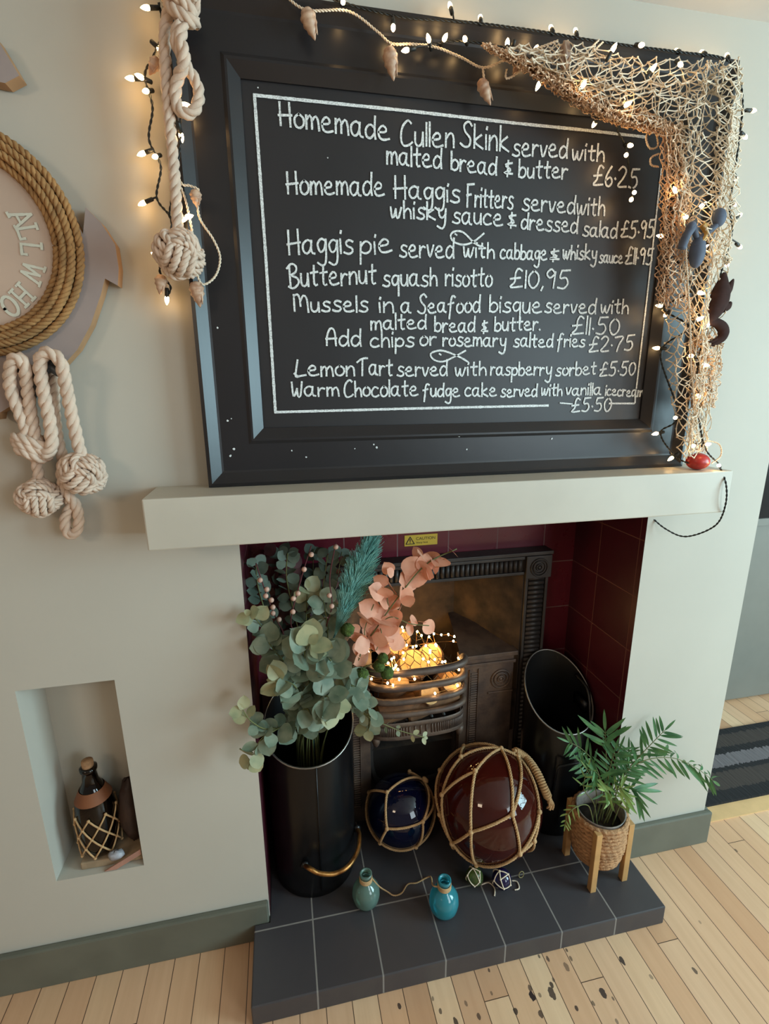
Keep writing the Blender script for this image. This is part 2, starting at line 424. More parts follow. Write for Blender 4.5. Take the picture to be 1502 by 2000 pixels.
# ================================================================== STRUCTURE
HZ=.059; OT=1.150; NL,NR,NZ0,NZ1=-.476,-.284,.296,.804; XC=1.3416; CZ=2.14; ND=.115
S=dict(kind='structure')
obj('floor', MB().add([(-2.4,-4.2,0),(3.6,-4.2,0),(3.6,1.2,0),(-2.4,1.2,0)],[(0,1,2,3)]), M_floor, smooth_=False, **S)
m=MB(); xs=[-2.4,NL,NR,0,1,XC]; zs=[0,NZ0,NZ1,OT,CZ]
for i in range(5):
    for j in range(4):
        if (i==3 and j<3) or (i==1 and j==1): continue
        m.add([(xs[i],0,zs[j]),(xs[i+1],0,zs[j]),(xs[i+1],0,zs[j+1]),(xs[i],0,zs[j+1])],[(0,1,2,3)])
# niche
a,b,c,d=(NL,NZ0),(NR,NZ0),(NR,NZ1),(NL,NZ1)
for p,q in ((a,b),(b,c),(c,d),(d,a)):
    m.add([(p[0],0,p[1]),(q[0],0,q[1]),(q[0],ND,q[1]),(p[0],ND,p[1])],[(0,1,2,3)])
m.add([(p[0],ND,p[1]) for p in (a,b,c,d)],[(0,1,2,3)])
obj('wall_front', m, M_wall, smooth_=False, **S)
obj('wall_right', MB().add([(XC,0,0),(XC,1.2,0),(XC,1.2,CZ),(XC,0,CZ)],[(0,1,2,3)]), M_wall, smooth_=False, **S)
obj('wall_back', MB().add([(XC,.62,0),(3.6,.62,0),(3.6,.62,CZ),(XC,.62,CZ)],[(0,1,2,3)]), M_wall, smooth_=False, **S)
obj('ceiling', MB().add([(-2.4,-4.2,CZ),(3.6,-4.2,CZ),(3.6,1.2,CZ),(-2.4,1.2,CZ)],[(3,2,1,0)]), M_ceil, smooth_=False, **S)
obj('wall_fireplace_left', MB().add([(0,0,0),(0,.305,0),(0,.305,OT),(0,0,OT)],[(0,1,2,3)]), M_reveal, smooth_=False, **S)
obj('wall_fireplace_right', MB().add([(1,0,0),(1,.305,0),(1,.305,OT),(1,0,OT)],[(3,2,1,0)]), M_reveal, smooth_=False, **S)
m=MB(); xs=[0,.18,.82,1]; zs=[0,.1,.86,OT]
for i in range(3):
    for j in range(3):
        if i==1 and j<2: continue
        m.add([(xs[i],.305,zs[j]),(xs[i+1],.305,zs[j]),(xs[i+1],.305,zs[j+1]),(xs[i],.305,zs[j+1])],[(0,1,2,3)])
obj('wall_fireplace_back', m, M_back, smooth_=False, **S)
obj('trim_lintel_soffit', MB().add([(0,0,OT),(1,0,OT),(1,.305,OT),(0,.305,OT)],[(0,1,2,3)]), M_reveal, smooth_=False, **S).name='trim_2'
BT=.016
obj('baseboard_left', MB().box((-2.4,-BT,0),(-.002,0,.116)), M_base, smooth_=False, bevel=.004, **S)
obj('baseboard_right', MB().box((1.003,-BT,0),(XC+BT,0,.116)).box((XC,0,0),(XC+BT,.6,.116)), M_base, smooth_=False, bevel=.004, **S)
obj('trim_1', MB().box((XC+BT+.002,.045,0),(3.5,.135,.004)), mat('pale_pine_border',(222,180,128),.4,var=.12,vscale=20), smooth_=False, **S)
# alcove door
d1=obj('door_1', MB().box((1.50,.575,.012),(2.75,.612,2.05)), M_doorgrey, smooth_=False, bevel=.003, **S)
zg=float(at(1490,1012,y=.57)[2])
obj('door_glass', MB().box((1.66,.568,zg),(2.6,.578,1.95)), M_doorglass, d1, smooth_=False)
obj('door_rail', MB().box((1.62,.562,zg-.03),(2.64,.576,zg)), M_doorgrey, d1, smooth_=False)
obj('striped_rug', MB().box((XC+BT+.012,RUGY[0],.001),(2.9,RUGY[1],.013)), M_rug, smooth_=False, label='black brown and grey striped woven rug in the alcove right of the chimney breast', cat='rug')
# hearth
hp=[(-.04,-.2),(1.04,-.2),(1.04,-.017),(1.0005,-.017),(1.0005,.304),(-.0005,.304),(-.0005,-.017),(-.04,-.017)]
hearth_mb=MB().add([(x,y,z) for z in (.0005,HZ) for x,y in hp],[tuple(range(7,-1,-1)),tuple(range(8,16))]+[(i,(i+1)%8,8+(i+1)%8,8+i) for i in range(8)])
obj('tiled_hearth', hearth_mb, M_hearth, smooth_=False, bevel=.003,
    label='raised hearth of charcoal square tiles with pale grout under the fireplace', cat='hearth')
# mantel
MY=-.12
obj('mantel_shelf', MB().box((-.151,MY,1.128),(1.107,-.0005,1.2255)), M_mantel, smooth_=False, bevel=.003, label='cream painted box mantel shelf above the fireplace opening', cat='mantel')

# ================================================================== CHALKBOARD
X0,X1,Z0,Z1=-.045,1.042,1.2265,2.045
board=thing('menu_chalkboard','large black framed chalkboard with handwritten menu standing on the mantel','chalkboard',((X0+X1)/2,-.02,Z0))
# frame profile: (inset, depth y)
prof=[(0,-.002),(0,-.040),(.007,-.042),(.012,-.038),(.026,-.028),(.03,-.027),(.082,-.027),(.088,-.030),(.092,-.030),(.112,-.016),(.112,-.004)]
m=MB(); V=[]; n=len(prof)
for (sx,sz) in ((0,0),(1,0),(1,1),(0,1)):
    for (i,y) in prof: V.append((X0+i if sx==0 else X1-i, y, Z0+i if sz==0 else Z1-i))
F=[]
for k in range(4):
    k2=(k+1)%4
    for j in range(n-1): F.append((k*n+j,k2*n+j,k2*n+j+1,k*n+j+1))
m.add(V,F); obj('frame',m,M_black,board,smooth_=False)
PY=-.012
obj('panel',MB().box((X0+.1,-.010,Z0+.1),(X1-.1,-.003,Z1-.1)).add([(X0+.105,PY,Z0+.105),(X1-.105,PY,Z0+.105),(X1-.105,PY,Z1-.105),(X0+.105,PY,Z1-.105)],[(0,1,2,3)]),M_panel,board,smooth_=False)
G={
'a':"0.72,0.85 0.45,1 0.12,0.7 0.12,0.25 0.35,0 0.6,0.2 0.72,0.6|0.74,0.95 0.7,0.4 0.78,0.05 0.95,0",
'b':"0.1,1.65 0.12,0.05|0.12,0.55 0.4,0.95 0.75,0.7 0.72,0.2 0.4,-0.02 0.12,0.15",
'c':"0.7,0.85 0.4,1 0.1,0.6 0.15,0.15 0.45,0 0.78,0.15",
'd':"0.7,0.8 0.4,0.98 0.1,0.6 0.15,0.1 0.45,0 0.7,0.35|0.78,1.6 0.74,0.6 0.8,0",
'e':"0.12,0.5 0.6,0.58 0.64,0.85 0.38,1 0.1,0.6 0.2,0.1 0.5,0 0.88,0.12",
'f':"0.75,1.5 0.5,1.65 0.34,1.2 0.28,0.3 0.2,-0.6|0.05,0.8 0.6,0.95",
'g':"0.7,0.85 0.4,1 0.12,0.65 0.3,0.12 0.6,0.3 0.72,0.9|0.73,0.95 0.72,-0.4 0.5,-0.8 0.1,-0.6",
'h':"0.1,1.65 0.12,0|0.12,0.5 0.42,0.95 0.66,0.7 0.72,0",
'i':"0.1,0.95 0.14,0|0.14,1.35 0.17,1.5",
'k':"0.1,1.65 0.12,0|0.65,0.95 0.15,0.45 0.8,0",
'l':"0.1,1.65 0.12,0.0",
'm':"0.1,0.95 0.1,0|0.1,0.6 0.35,0.98 0.5,0.7 0.5,0.05|0.5,0.6 0.78,0.98 0.95,0.7 1.02,0",
'n':"0.1,0.95 0.1,0|0.1,0.55 0.42,0.98 0.65,0.75 0.7,0",
'o':"0.4,1 0.1,0.7 0.12,0.2 0.4,0 0.72,0.25 0.72,0.75 0.4,1",
'p':"0.12,0.95 0.1,-0.75|0.12,0.6 0.42,1 0.74,0.7 0.68,0.2 0.4,0.05 0.14,0.2",
'q':"0.7,0.85 0.4,1 0.12,0.6 0.3,0.1 0.62,0.3 0.72,0.85|0.73,0.95 0.74,-0.85",
'r':"0.1,0.95 0.12,0|0.12,0.5 0.35,0.92 0.6,0.85",
's':"0.68,0.88 0.4,1 0.18,0.8 0.3,0.55 0.62,0.4 0.66,0.12 0.38,-0.02 0.05,0.1",
't':"0.3,1.5 0.28,0.3 0.38,0 0.55,0.05|0.02,0.95 0.6,1.02",
'u':"0.1,0.95 0.12,0.25 0.35,0 0.62,0.25 0.68,0.95|0.68,0.9 0.72,0",
'v':"0.05,0.95 0.3,0 0.62,0.95",
'w':"0.05,0.95 0.15,0.1 0.3,0 0.48,0.8|0.48,0.7 0.55,0.1 0.72,0 0.95,0.95",
'y':"0.08,0.95 0.15,0.35 0.38,0.15 0.62,0.4 0.68,0.95|0.68,0.9 0.64,-0.3 0.42,-0.8 0.0,-0.6",
'H':"0.1,1.7 0.12,0|0.8,1.75 0.84,0|0.0,0.72 0.95,0.85",
'C':"0.85,1.6 0.6,1.8 0.2,1.3 0.1,0.5 0.3,0.0 0.7,0.05 0.95,0.25",
'S':"0.85,1.5 0.6,1.78 0.25,1.5 0.35,1.05 0.75,0.6 0.7,0.1 0.35,-0.02 0.0,0.2",
'F':"0.15,1.75 0.15,0|0.1,1.72 0.95,1.8|0.05,0.9 0.6,0.98",
'B':"0.2,1.7 0.25,0|0.0,1.5 0.4,1.85 0.8,1.6 0.7,1.15 0.3,0.95 0.85,0.7 0.95,0.3 0.5,-0.1 0.1,0.05",
'M':"0.1,1.6 0.12,0|0.1,1.5 0.4,1.65 0.55,1.2 0.6,0.5|0.6,1.0 0.85,1.55 1.1,1.2 1.2,-0.1",
'A':"0.1,0 0.15,1.0 0.4,1.75 0.7,1.5 0.8,0|0.05,0.65 0.85,0.75",
'L':"0.3,1.6 0.15,0.6 0.1,0.0 0.4,0.05 0.9,0.15|0.0,0.3 0.2,0.1",
'T':"0.55,1.6 0.5,0|0.0,1.3 0.5,1.65 1.05,1.7",
'W':"0.05,1.55 0.15,0 0.45,0.85|0.45,0.85 0.5,0.05 0.7,0.1 0.85,1.6",
'£':"0.85,1.45 0.6,1.65 0.42,1.2 0.4,0.5 0.1,0.02 0.9,0.1|0.1,0.75 0.75,0.85",
'&':"0.35,1.1 0.32,0|0.6,0.95 0.15,0.8 0.55,0.45 0.1,0.25 0.65,0.2",
'0':"0.4,1.6 0.1,1.1 0.12,0.4 0.4,0 0.72,0.5 0.7,1.2 0.4,1.6",
'1':"0.15,1.6 0.15,0",
'2':"0.1,1.3 0.4,1.6 0.7,1.3 0.5,0.7 0.1,0.05 0.8,0.05",
'5':"0.85,1.6 0.3,1.55|0.3,1.55 0.22,0.9 0.6,0.95 0.75,0.45 0.5,0.02 0.1,0.1",
'6':"0.55,1.6 0.2,0.9 0.15,0.3 0.4,0 0.68,0.35 0.5,0.75 0.18,0.5",
'7':"0.1,1.5 0.8,1.55 0.5,0.7 0.35,-0.1",
'9':"0.65,1.25 0.4,1.6 0.12,1.2 0.35,0.85 0.66,1.2|0.68,1.35 0.6,0",
'.':"0.1,0.1 0.14,0.04",',':"0.15,0.1 0.05,-0.25",'·':"0.1,0.6 0.15,0.54",
}
GS={k:[[tuple(map(float,p.split(','))) for p in st.split()] for st in v.split('|')] for k,v in G.items()}
RK=0
def ribbon(mb, P, hw):
    """P: world path lying in plane y=const; flat chalk stroke"""
    P=np.asarray(P); T=np.gradient(P,axis=0); T/=np.linalg.norm(T,axis=1)[:,None]+1e-12
    N=np.column_stack([-T[:,2],np.zeros(len(P)),T[:,0]])
    global RK; RK+=1; P=P-np.array([0,.00007*(RK%9),0])
    w=hw*(1+.07*rng.randn(len(P)))[:,None]
    ext=T*hw*.8; P=P.copy(); P[0]-=ext[0]; P[-1]+=ext[-1]
    L=P+N*w; R=P-N*w; n=len(P)
    mb.add(np.vstack([L,R]),[(i,n+i,n+i+1,i+1) for i in range(n-1)])
TY=PY-.0012
def word(mb,text,x0,y0,x1,y1,xh,hw=.0019,gap=.22):
    adv=0; lay=[]
    for ch in text:
        g=GS[ch]; w=max(p[0] for s in g for p in s); mn=min(p[0] for s in g for p in s)
        lay.append((g,adv-mn)); adv+=w-mn+gap
    adv-=gap
    for g,ox in lay:
        jy=rng.uniform(-.05,.05); js=rng.uniform(.94,1.06)
        for st in g:
            pts=[]
            for (u,v) in st:
                t=(ox+u)/adv; bx=x0+(x1-x0)*t; by=y0+(y1-y0)*t
                ux,uy=bx-770,by-4840; l=math.hypot(ux,uy)
                h=(v*js+jy)*xh; bx+=ux/l*h; by+=uy/l*h
                pts.append(at(bx,by,y=TY))
            P=smooth(pts,5) if len(pts)>2 else np.array(pts)
            P=resample(P,.0035)
            ribbon(mb,P,hw)
LINES=[
[("Homemade",545,243,760,276,28),("Cullen",783,284,886,287,27),("Skink",899,287,993,295,29),("served",1001,304,1107,309,24),("with",1117,312,1179,316,20)],
[("malted",756,320,862,329,24),("bread",881,331,969,342,22),("&",984,345,1000,346,27),("butter",1013,346,1107,349,21)],
[("£6·25",1158,362,1245,368,25)],
[("Homemade",560,378,750,382,26),("Haggis",769,386,897,395,24),("Fritters",911,403,1001,408,24),("served",1020,411,1122,418,22),("with",1126,418,1180,421,21)],
[("whisky",763,424,870,430,21),("sauce",884,435,981,442,22),("&",991,444,1007,446,26),("dressed",1018,446,1127,456,20),("salad",1138,460,1204,465,19)],
[("£5·95",1212,464,1276,465,21)],
[("Haggis",562,497,689,494,28),("pie",704,497,765,493,25),("served",781,502,886,504,24),("with",905,501,965,504,19),("cabbage",977,505,1067,509,18),("&",1072,511,1091,511,23),("whisky",1099,505,1164,508,17),("sauce",1170,513,1215,514,15)],
[("£11·95",1221,515,1273,517,20)],
[("Butternut",562,560,734,554,25),("squash",748,559,853,558,22),("risotto",870,558,960,560,22)],
[("£10,95",996,562,1111,563,22)],
[("Mussels",575,608,718,609,20),("in",741,609,768,610,20),("a",784,610,802,610,20),("Seafood",816,611,937,610,20),("bisque",956,610,1057,611,20),("served",1064,611,1163,613,18),("with",1173,611,1226,612,17)],
[("malted",725,644,832,642,18),("bread",849,648,927,648,18),("&",939,651,952,651,22),("butter.",966,646,1054,645,17)],
[("£11·50",1117,652,1207,654,21)],
[("Add",637,674,705,676,20),("chips",724,677,808,677,18),("or",821,676,851,674,18),("rosemary",865,676,987,677,17),("salted",1003,677,1079,678,16),("fries",1088,677,1141,677,15)],
[("£2·75",1150,687,1236,684,18)],
[("Lemon",575,735,692,733,20),("Tart",698,733,766,733,20),("served",776,734,873,734,18),("with",889,733,949,733,16),("raspberry",958,733,1076,733,16),("sorbet",1085,734,1163,731,16)],
[("£5·50",1171,734,1239,733,17)],
[("Warm",571,774,662,774,18),("Chocolate",673,775,816,773,19),("fudge",826,775,897,774,16),("cake",908,774,969,774,16),("served",978,775,1048,774,15),("with",1057,772,1097,772,14),("vanilla",1105,772,1173,771,14),("icecream",1182,772,1255,775,12)],
[("£5·50",1116,805,1192,803,17)],
]
for L in LINES:
    mb=MB()
    for wd in L: word(mb,*wd)
    obj('chalk_writing',mb,M_chalk,board,smooth_=False)
def pxline(mb,pts,hw,sm=False):
    P=[at(x,y,y=TY) for x,y in pts]
    ribbon(mb,resample(smooth(P,6) if sm else P,.004),hw)
mb=MB()
pxline(mb,[(497,186),(800,217),(1000,240),(1140,254),(1262,268)],.0027); pxline(mb,[(497,186),(519,500),(538,805)],.0027); pxline(mb,[(538,805),(800,798),(1070,792)],.0025)
pxline(mb,[(1094,787),(1117,789)],.0016); pxline(mb,[(1190,788),(1240,788),(1241,762)],.002); pxline(mb,[(1292,330),(1264,580),(1243,758)],.0018)
obj('chalk_border',mb,M_chalk,board,smooth_=False)
for pts,eye in (([(943,482),(928,476),(905,454),(888,452),(880,460),(886,472),(905,478),(925,472),(945,456)],(889,457)),
                ([(914,707),(897,697),(865,685),(845,688),(841,695),(850,704),(866,706),(885,698),(909,685)],(858,691))):
    mb=MB(); pxline(mb,pts,.0018,True); pxline(mb,[eye,(eye[0]+3,eye[1]+2)],.0016); obj('chalk_fish',mb,M_chalk,board,smooth_=False)
# paint chips on the frame
for (x,y) in ((504,171),(640,308),(425,640),(730,868),(736,874),(693,876),(598,893),(570,880),(893,847),(897,852),(1078,857),(445,822),(452,818),(457,877),(450,890),(912,878)):
    p=at(x,y,y=-.0285 if y>810 or x<480 else TY); r=random.uniform(.0012,.0024)
    pts=[(p[0]+r*math.cos(t)*random.uniform(.6,1.3),p[1],p[2]+r*math.sin(t)*random.uniform(.6,1.3)) for t in np.arange(7)*2*PI/7]
    obj('paint_chip',MB().add(pts,[tuple(range(7))]),M_chalk,board,smooth_=False)

# ================================================================== LIGHT STRINGS
def unit(v): v=np.asarray(v,float); return v/np.linalg.norm(v)
def bulb_at(p, d, parent, big=1.1, matb=None, cable=None):
    d=unit(d)
    r=.0036*big
    pr=[(r*.7,0),(r,.003*big),(r*.95,.007*big),(r*.55,.011*big),(.0003,.0135*big)]
    p=np.array(p)-d*.005*big
    b=obj('bulb',MB().lathe(pr,p,d,10),matb or BULB,parent)
    if cable is not None:
        obj('socket',MB().lathe([(.0022*big,-.013*big),(.0032*big,-.012*big),(.0034*big,.0005),(.002,.001)],p,d,8),M_cable,b,plabel='black bulb holder')
def nearest(P,p): return P[np.argmin(np.linalg.norm(P-p,axis=1))]
def light_string(label,group,paths,bulbs,name='fairy_light_string'):
    loc=at(*paths[0][0][:2],y=paths[0][0][2]); t=thing(name,label,'string lights',loc,group)
    cab=MB(); W=[]
    for p in paths:
        P=pxpath(p,-.06,8); W.append(P)
        # two twisted wires
        cab.rope(P,.0021,pitch=.02,strands=2,sides=5)
    W=np.vstack(W)
    for (x,y,dep) in bulbs:
        p=at(x,y,y=dep); q=nearest(W,p); d=p-q
        if np.linalg.norm(d)<.004: d=np.array([.3,-.5,.8])*.01
        if np.linalg.norm(d)<.06:
            cab.tube(smooth([q,q+d*.5+np.array([0,-.003,0]),p-unit(d)*.014],4),.0016,5)
        bulb_at(p,d,t,1.1,cable=cab)
    obj('cable',cab,M_cable,t)
    return t
light_string('warm fairy lights on black cable hanging down the left edge of the chalkboard','fairy lights around the chalkboard',
 [[(310,5,-.03),(318,60,-.03),(300,110,-.035),(283,148,-.03),(298,210,-.03),(291,272,-.03),(314,325,-.03),(306,385,-.03),(330,420,-.045),(335,445,-.05),(322,500,-.05),(312,530,-.035),(333,560,-.03),(326,578,-.03)],
  [(330,420,-.045),(350,300,-.058),(352,220,-.058),(345,90,-.06)]],
 [(286,15,-.035),(313,97,-.035),(256,153,-.03),(274,150,-.035),(285,178,-.035),(360,205,-.058),(354,266,-.056),(278,300,-.03),(303,306,-.035),(279,397,-.025),(357,429,-.058),(368,423,-.058),(305,500,-.05),(326,585,-.03)])
TOPB=[(670,4),(768,54),(837,76),(793,98),(869,74),(908,76),(991,84),(1047,95),(998,106),(1052,166),(1161,242),(1231,284),(1223,303),(1239,376),(1233,390),(1311,895),(1281,847),(1291,461),(1283,680),(1300,615),(1289,597)]
TOPW=[(879,11),(938,34),(1076,54),(1124,60),(1321,99),(1371,102),(1420,108)]
NETB=[(1198,95),(1253,88),(1275,134),(1329,126),(1140,165),(1225,204),(1319,372),(1340,424),(1371,402),(1376,484),(1368,572),(1366,623),(1382,635),(1350,695),(1377,713),(1365,773),(1319,816),(1354,871),(1383,868),(1404,909)]
RB=[(1471,216),(1455,267),(1437,349),(1434,400),(1445,420),(1445,482),(1420,517)]
light_string('warm fairy lights on black cable across the chalkboard top and down through the net','fairy lights around the chalkboard',
 [[(630,-8,-.046),(700,14,-.046),(790,34,-.046),(870,40,-.046),(940,46,-.046),(1060,62,-.046),(1140,76,-.046),(1250,92,-.05),(1330,102,-.05),(1425,120,-.05),(1450,190,-.06),(1440,300,-.07),(1425,400,-.075),(1430,450,-.075),(1412,520,-.08),(1390,600,-.1),(1365,700,-.1),(1362,780,-.1),(1375,870,-.1),(1402,904,-.1)],
  [(840,88,-.05),(900,80,-.05),(990,95,-.06),(1060,130,-.07),(1110,165,-.085),(1160,205,-.09),(1205,222,-.09),(1206,255,-.06),(1222,290,-.04),(1236,380,-.03)],
  [(1345,425,-.1),(1300,470,-.06),(1350,560,-.1),(1296,602,-.06),(1345,640,-.1),(1290,690,-.06),(1325,810,-.085),(1290,845,-.06),(1318,890,-.06),(1345,905,-.09)],
  [(1402,904,-.1),(1418,945,-.126),(1416,990,-.128),(1395,1028,-.10),(1340,1048,-.05),(1300,1033,-.02),(1268,1006,.01)]],
 [(x,y,-.058) for x,y in TOPB]+[(x,y,-.03) for x,y in TOPW]+[(x,y,-.112) for x,y in NETB]+[(x,y,-.06) for x,y in RB])

# shell garlands
def shell(c, axis, L, r, parent, n=14):
    pr=[]; N=18
    for i in range(N+1):
        t=i/N; env=0
        env=math.sin(PI*min(1,t**.6*.985+.01))**.85
        pr.append((max(.0004,r*env*(1+.10*math.sin(t*28))),L*(1-t)-L/2))
    mb=MB().lathe(pr[::-1],c,unit(axis),n)
    # flared lip opening
    a=unit(axis); s=np.cross(a,[0,-1,.2]); s=unit(s)
    P=[np.array(c)+a*L*(.34-.75*t)+s*r*(.75-.3*t)+np.array([0,-r*.45,0]) for t in np.linspace(0,1,6)]
    mb.tube(P,[r*.1,r*.2,r*.22,r*.18,r*.12,r*.05],8)
    return obj('seashell',mb,M_shell,parent)
def garland(label,paths,shells):
    t=thing('shell_garland',label,'garland',at(*paths[0][0][:2],y=paths[0][0][2]),'shell garlands')
    cab=MB()
    for p in paths: cab.rope(pxpath(p,-.05,8),.0022,strands=2,sides=5)
    obj('cord',cab,M_twine if False else M_cream,t)
    for (x,y,dep,dx,dy,L,r) in shells:
        c=at(x,y,y=dep); e=at(x+dx,y+dy,y=dep); shell(c,c-e,L,r,t)
garland('white cord shell garland looped across the top of the chalkboard',
 [[(560,-6,-.046),(600,20,-.05),(680,22,-.048),(735,60,-.048),(764,85,-.05),(800,86,-.05),(850,92,-.05),(900,112,-.05),(943,132,-.05),(985,118,-.055),(1040,98,-.07),(1090,80,-.08)],
  [(764,85,-.05),(764,105,-.052)],[(943,132,-.05),(946,158,-.052)],[(600,20,-.05),(604,30,-.05)]],
 [(606,48,-.055,6,20,.045,.0125),(764,125,-.056,3,20,.05,.0125),(948,180,-.056,8,20,.045,.0105),(1010,130,-.06,-10,18,.03,.008)])
garland('white cord shell garland dangling beside the monkey fist knot left of the chalkboard',
 [[(318,70,-.04),(312,110,-.04),(330,250,-.045),(350,350,-.055),(372,363,-.055),(388,372,-.055),(386,400,-.055),(392,430,-.055),(418,470,-.055),(430,505,-.05),(420,540,-.05),(395,555,-.055),(382,520,-.055),(375,450,-.055),(362,390,-.055),(348,355,-.055)]],
 [(386,575,-.055,4,20,.044,.0125),(383,388,-.058,2,18,.028,.0095),(314,556,-.04,-2,20,.034,.0105),(300,130,-.045,-10,20,.03,.009)])

# ================================================================== ROPES LEFT
def fist(mb, c, R, d, rot=0):
    k=4
    ca,sa=math.cos(rot),math.sin(rot)
    rm=np.array([[ca,0,sa],[0,1,0],[-sa,0,ca]])@_rx(.5)@_rz(.4)
    for ax in range(3):
        for j in range(k):
            off=(j-(k-1)/2)*d*1.02
            th=np.linspace(0,2*PI,40,endpoint=False)
            rr=math.sqrt(max(R*R-off*off,0))+d*.55*np.cos(2*th)
            a,b=rr*np.cos(th),rr*np.sin(th); o=np.full_like(a,off)
            P=np.column_stack([[a,b,o],[o,a,b],[b,o,a]][ax])
            mb.rope(np.array(c)+P@rm.T, d*.54, closed=True, sides=5)
    return mb.ball(c,R-d*.3,16,10)
RR=.0098
# hanging on the board's left
t=thing('rope_hanging','cream cotton rope ending in a monkey fist knot over the chalkboard left edge','rope',at(350,495,y=-.09),'knotted cotton ropes')
mb=MB().rope(pxpath([(338,-8,-.07),(326,40,-.062),(322,75,-.062),(325,160,-.062),(332,240,-.062),(340,330,-.062),(345,400,-.065),(348,455,-.075)],0),RR*.95)
obj('rope_line',mb,M_rope,t)
c=at(350,497,y=-.075); obj('monkey_fist',fist(MB(),c,.031,.0125,.6),M_rope,t)
t=thing('rope_hanging','cream cotton rope knot with long twisted loop at the chalkboard top left corner','rope',at(365,220,y=-.09),'knotted cotton ropes')
mb=MB()
mb.rope(pxpath([(352,45,-.085),(343,75,-.082),(350,100,-.08),(362,125,-.075),(385,165,-.07),(388,195,-.07),(375,220,-.07),(352,218,-.07),(343,190,-.07),(347,155,-.072),(358,128,-.085),(360,100,-.088),(352,80,-.088),(358,48,-.085)],0),RR*.95)
obj('rope_line',mb,M_rope,t)
mb=MB()
for k,(x,y) in enumerate(((352,-12),(356,2),(352,16),(358,30))):
    c=at(x,y,y=-.075); th=np.linspace(0,2*PI,20,endpoint=False); R=.020-.0025*(k==3)
    mb.rope(np.column_stack([c[0]+R*np.cos(th),c[1]+R*.75*np.sin(th),c[2]+.011*np.cos(th+k*1.3)]),RR*.9,closed=True)
obj('knot',mb.ball(at(354,10,y=-.075),.017,sc=(1,.8,1.6)),M_rope,t)
# wall cleat and ropes below the sign
hk=thing('cleat_hook','dark blue grey iron double cleat hook screwed to the wall under the anchor sign','hook',at(75,725,y=0))
mb=MB(); c0=at(78,722,y=-.002); mb.lathe([(.0,0),(.02,0),(.02,.006),(.014,.01)],c0,(0,-1,0),20); obj('back_plate',mb,M_hook,hk)
mb=MB()
mb.tube([at(72,722,y=0),at(72,722,y=-.05)],.008,10)
mb.tube(pxpath([(14,700,-.05),(26,712,-.052),(45,722,-.054),(75,724,-.054),(100,718,-.056),(118,730,-.062),(133,728,-.068)],0),[.001+.0085*math.sin(PI*min(1,max(0,i/36)))**.6 for i in range(37)],10)
mb.tube(pxpath([(100,718,-.055),(106,702,-.058),(114,686,-.062)],0),[.009-.0006*i for i in range(13)],10)
mb.tube(pxpath([(70,724,-.05),(68,760,-.045),(60,775,-.03),(62,740,-.008)],0),.007,10)
obj('horn',mb,M_hook,hk)
r2=.0105
t=thing('rope_hanging','cream rope with smaller monkey fist hanging from the left end of the cleat hook','rope',at(75,972,y=-.05),'knotted cotton ropes')
mb=MB(); mb.rope(pxpath([(30,868,-.045),(52,845,-.045),(35,800,-.05),(20,755,-.055),(22,710,-.07),(36,698,-.074),(48,715,-.07),(55,770,-.05),(64,830,-.045),(74,868,-.045)],0),r2)
mb.rope(pxpath([(68,890,-.04),(74,920,-.04),(78,950,-.042)],0),r2*.9)
obj('rope_line',mb,M_rope,t)
mb=MB()
for k in range(3):
    c=at(66,862+12*k,y=-.042); th=np.linspace(0,2*PI,24,endpoint=False); R=.028-.003*k
    mb.rope(np.column_stack([c[0]+R*np.cos(th),c[1]+.014*np.sin(th),c[2]-.006*np.cos(th)+.004*np.sin(2*th)]),r2*.9,closed=True)
obj('knot',mb.ball(at(66,874,y=-.042),.016,sc=(1.3,.8,1.1)),M_rope,t)
obj('monkey_fist',fist(MB(),at(77,972,y=-.045),.028,.0115,.3),M_rope,t)
t=thing('rope_hanging','cream rope with larger monkey fist and tail loop on the cleat hook right horn','rope',at(162,925,y=-.05),'knotted cotton ropes')
mb=MB(); mb.rope(pxpath([(84,888,-.052),(100,875,-.055),(98,830,-.055),(86,770,-.06),(78,715,-.07),(84,692,-.074),(100,690,-.074),(118,706,-.076),(126,740,-.066),(140,810,-.05),(153,870,-.048),(163,905,-.048)],0),r2*1.05)
mb.rope(pxpath([(108,725,-.04),(106,790,-.03),(112,850,-.03),(122,895,-.032),(120,925,-.032),(128,960,-.035),(148,985,-.035),(154,1020,-.035),(146,1043,-.035),(131,1040,-.035),(127,1012,-.035),(138,985,-.03),(128,955,-.028),(124,930,-.028)],0),r2*.92)
obj('rope_line',mb,M_rope,t)
obj('monkey_fist',fist(MB(),at(162,925,y=-.05),.0305,.0125,1.1),M_rope,t)

# ================================================================== ANCHOR SIGN
DC=np.array([-.393,1.654]); 
sign=thing('anchor_sign','weathered mauve wooden anchor sign with round rope framed centre and curved white lettering','wall sign',(DC[0],-.02,1.36))
half=[at(x,y,y=-.03) for x,y in ((162,457),(167,405),(197,435),(225,478),(232,524),(230,558),(205,544),(197,575),(177,635),(151,683),(125,712),(66,765),(0,806))]
R=[(p[0],p[2]) for p in half]; bot=(DC[0],R[-1][1]-.012)
hub=[(DC[0]+.17*math.cos(a),DC[1]+.17*math.sin(a)) for a in (.42,.8,1.2,1.45)]
shank=[(DC[0]+.02,DC[1]+.17),(DC[0]+.02,1.895),(DC[0]+.10,1.885),(DC[0]+.122,1.897),(DC[0]+.098,1.945),(DC[0]+.02,1.955),(DC[0]+.02,2.02)]
right=[bot]+R[::-1]+hub+shank
poly=right+[(2*DC[0]-x,z) for x,z in right[::-1][:-1]]
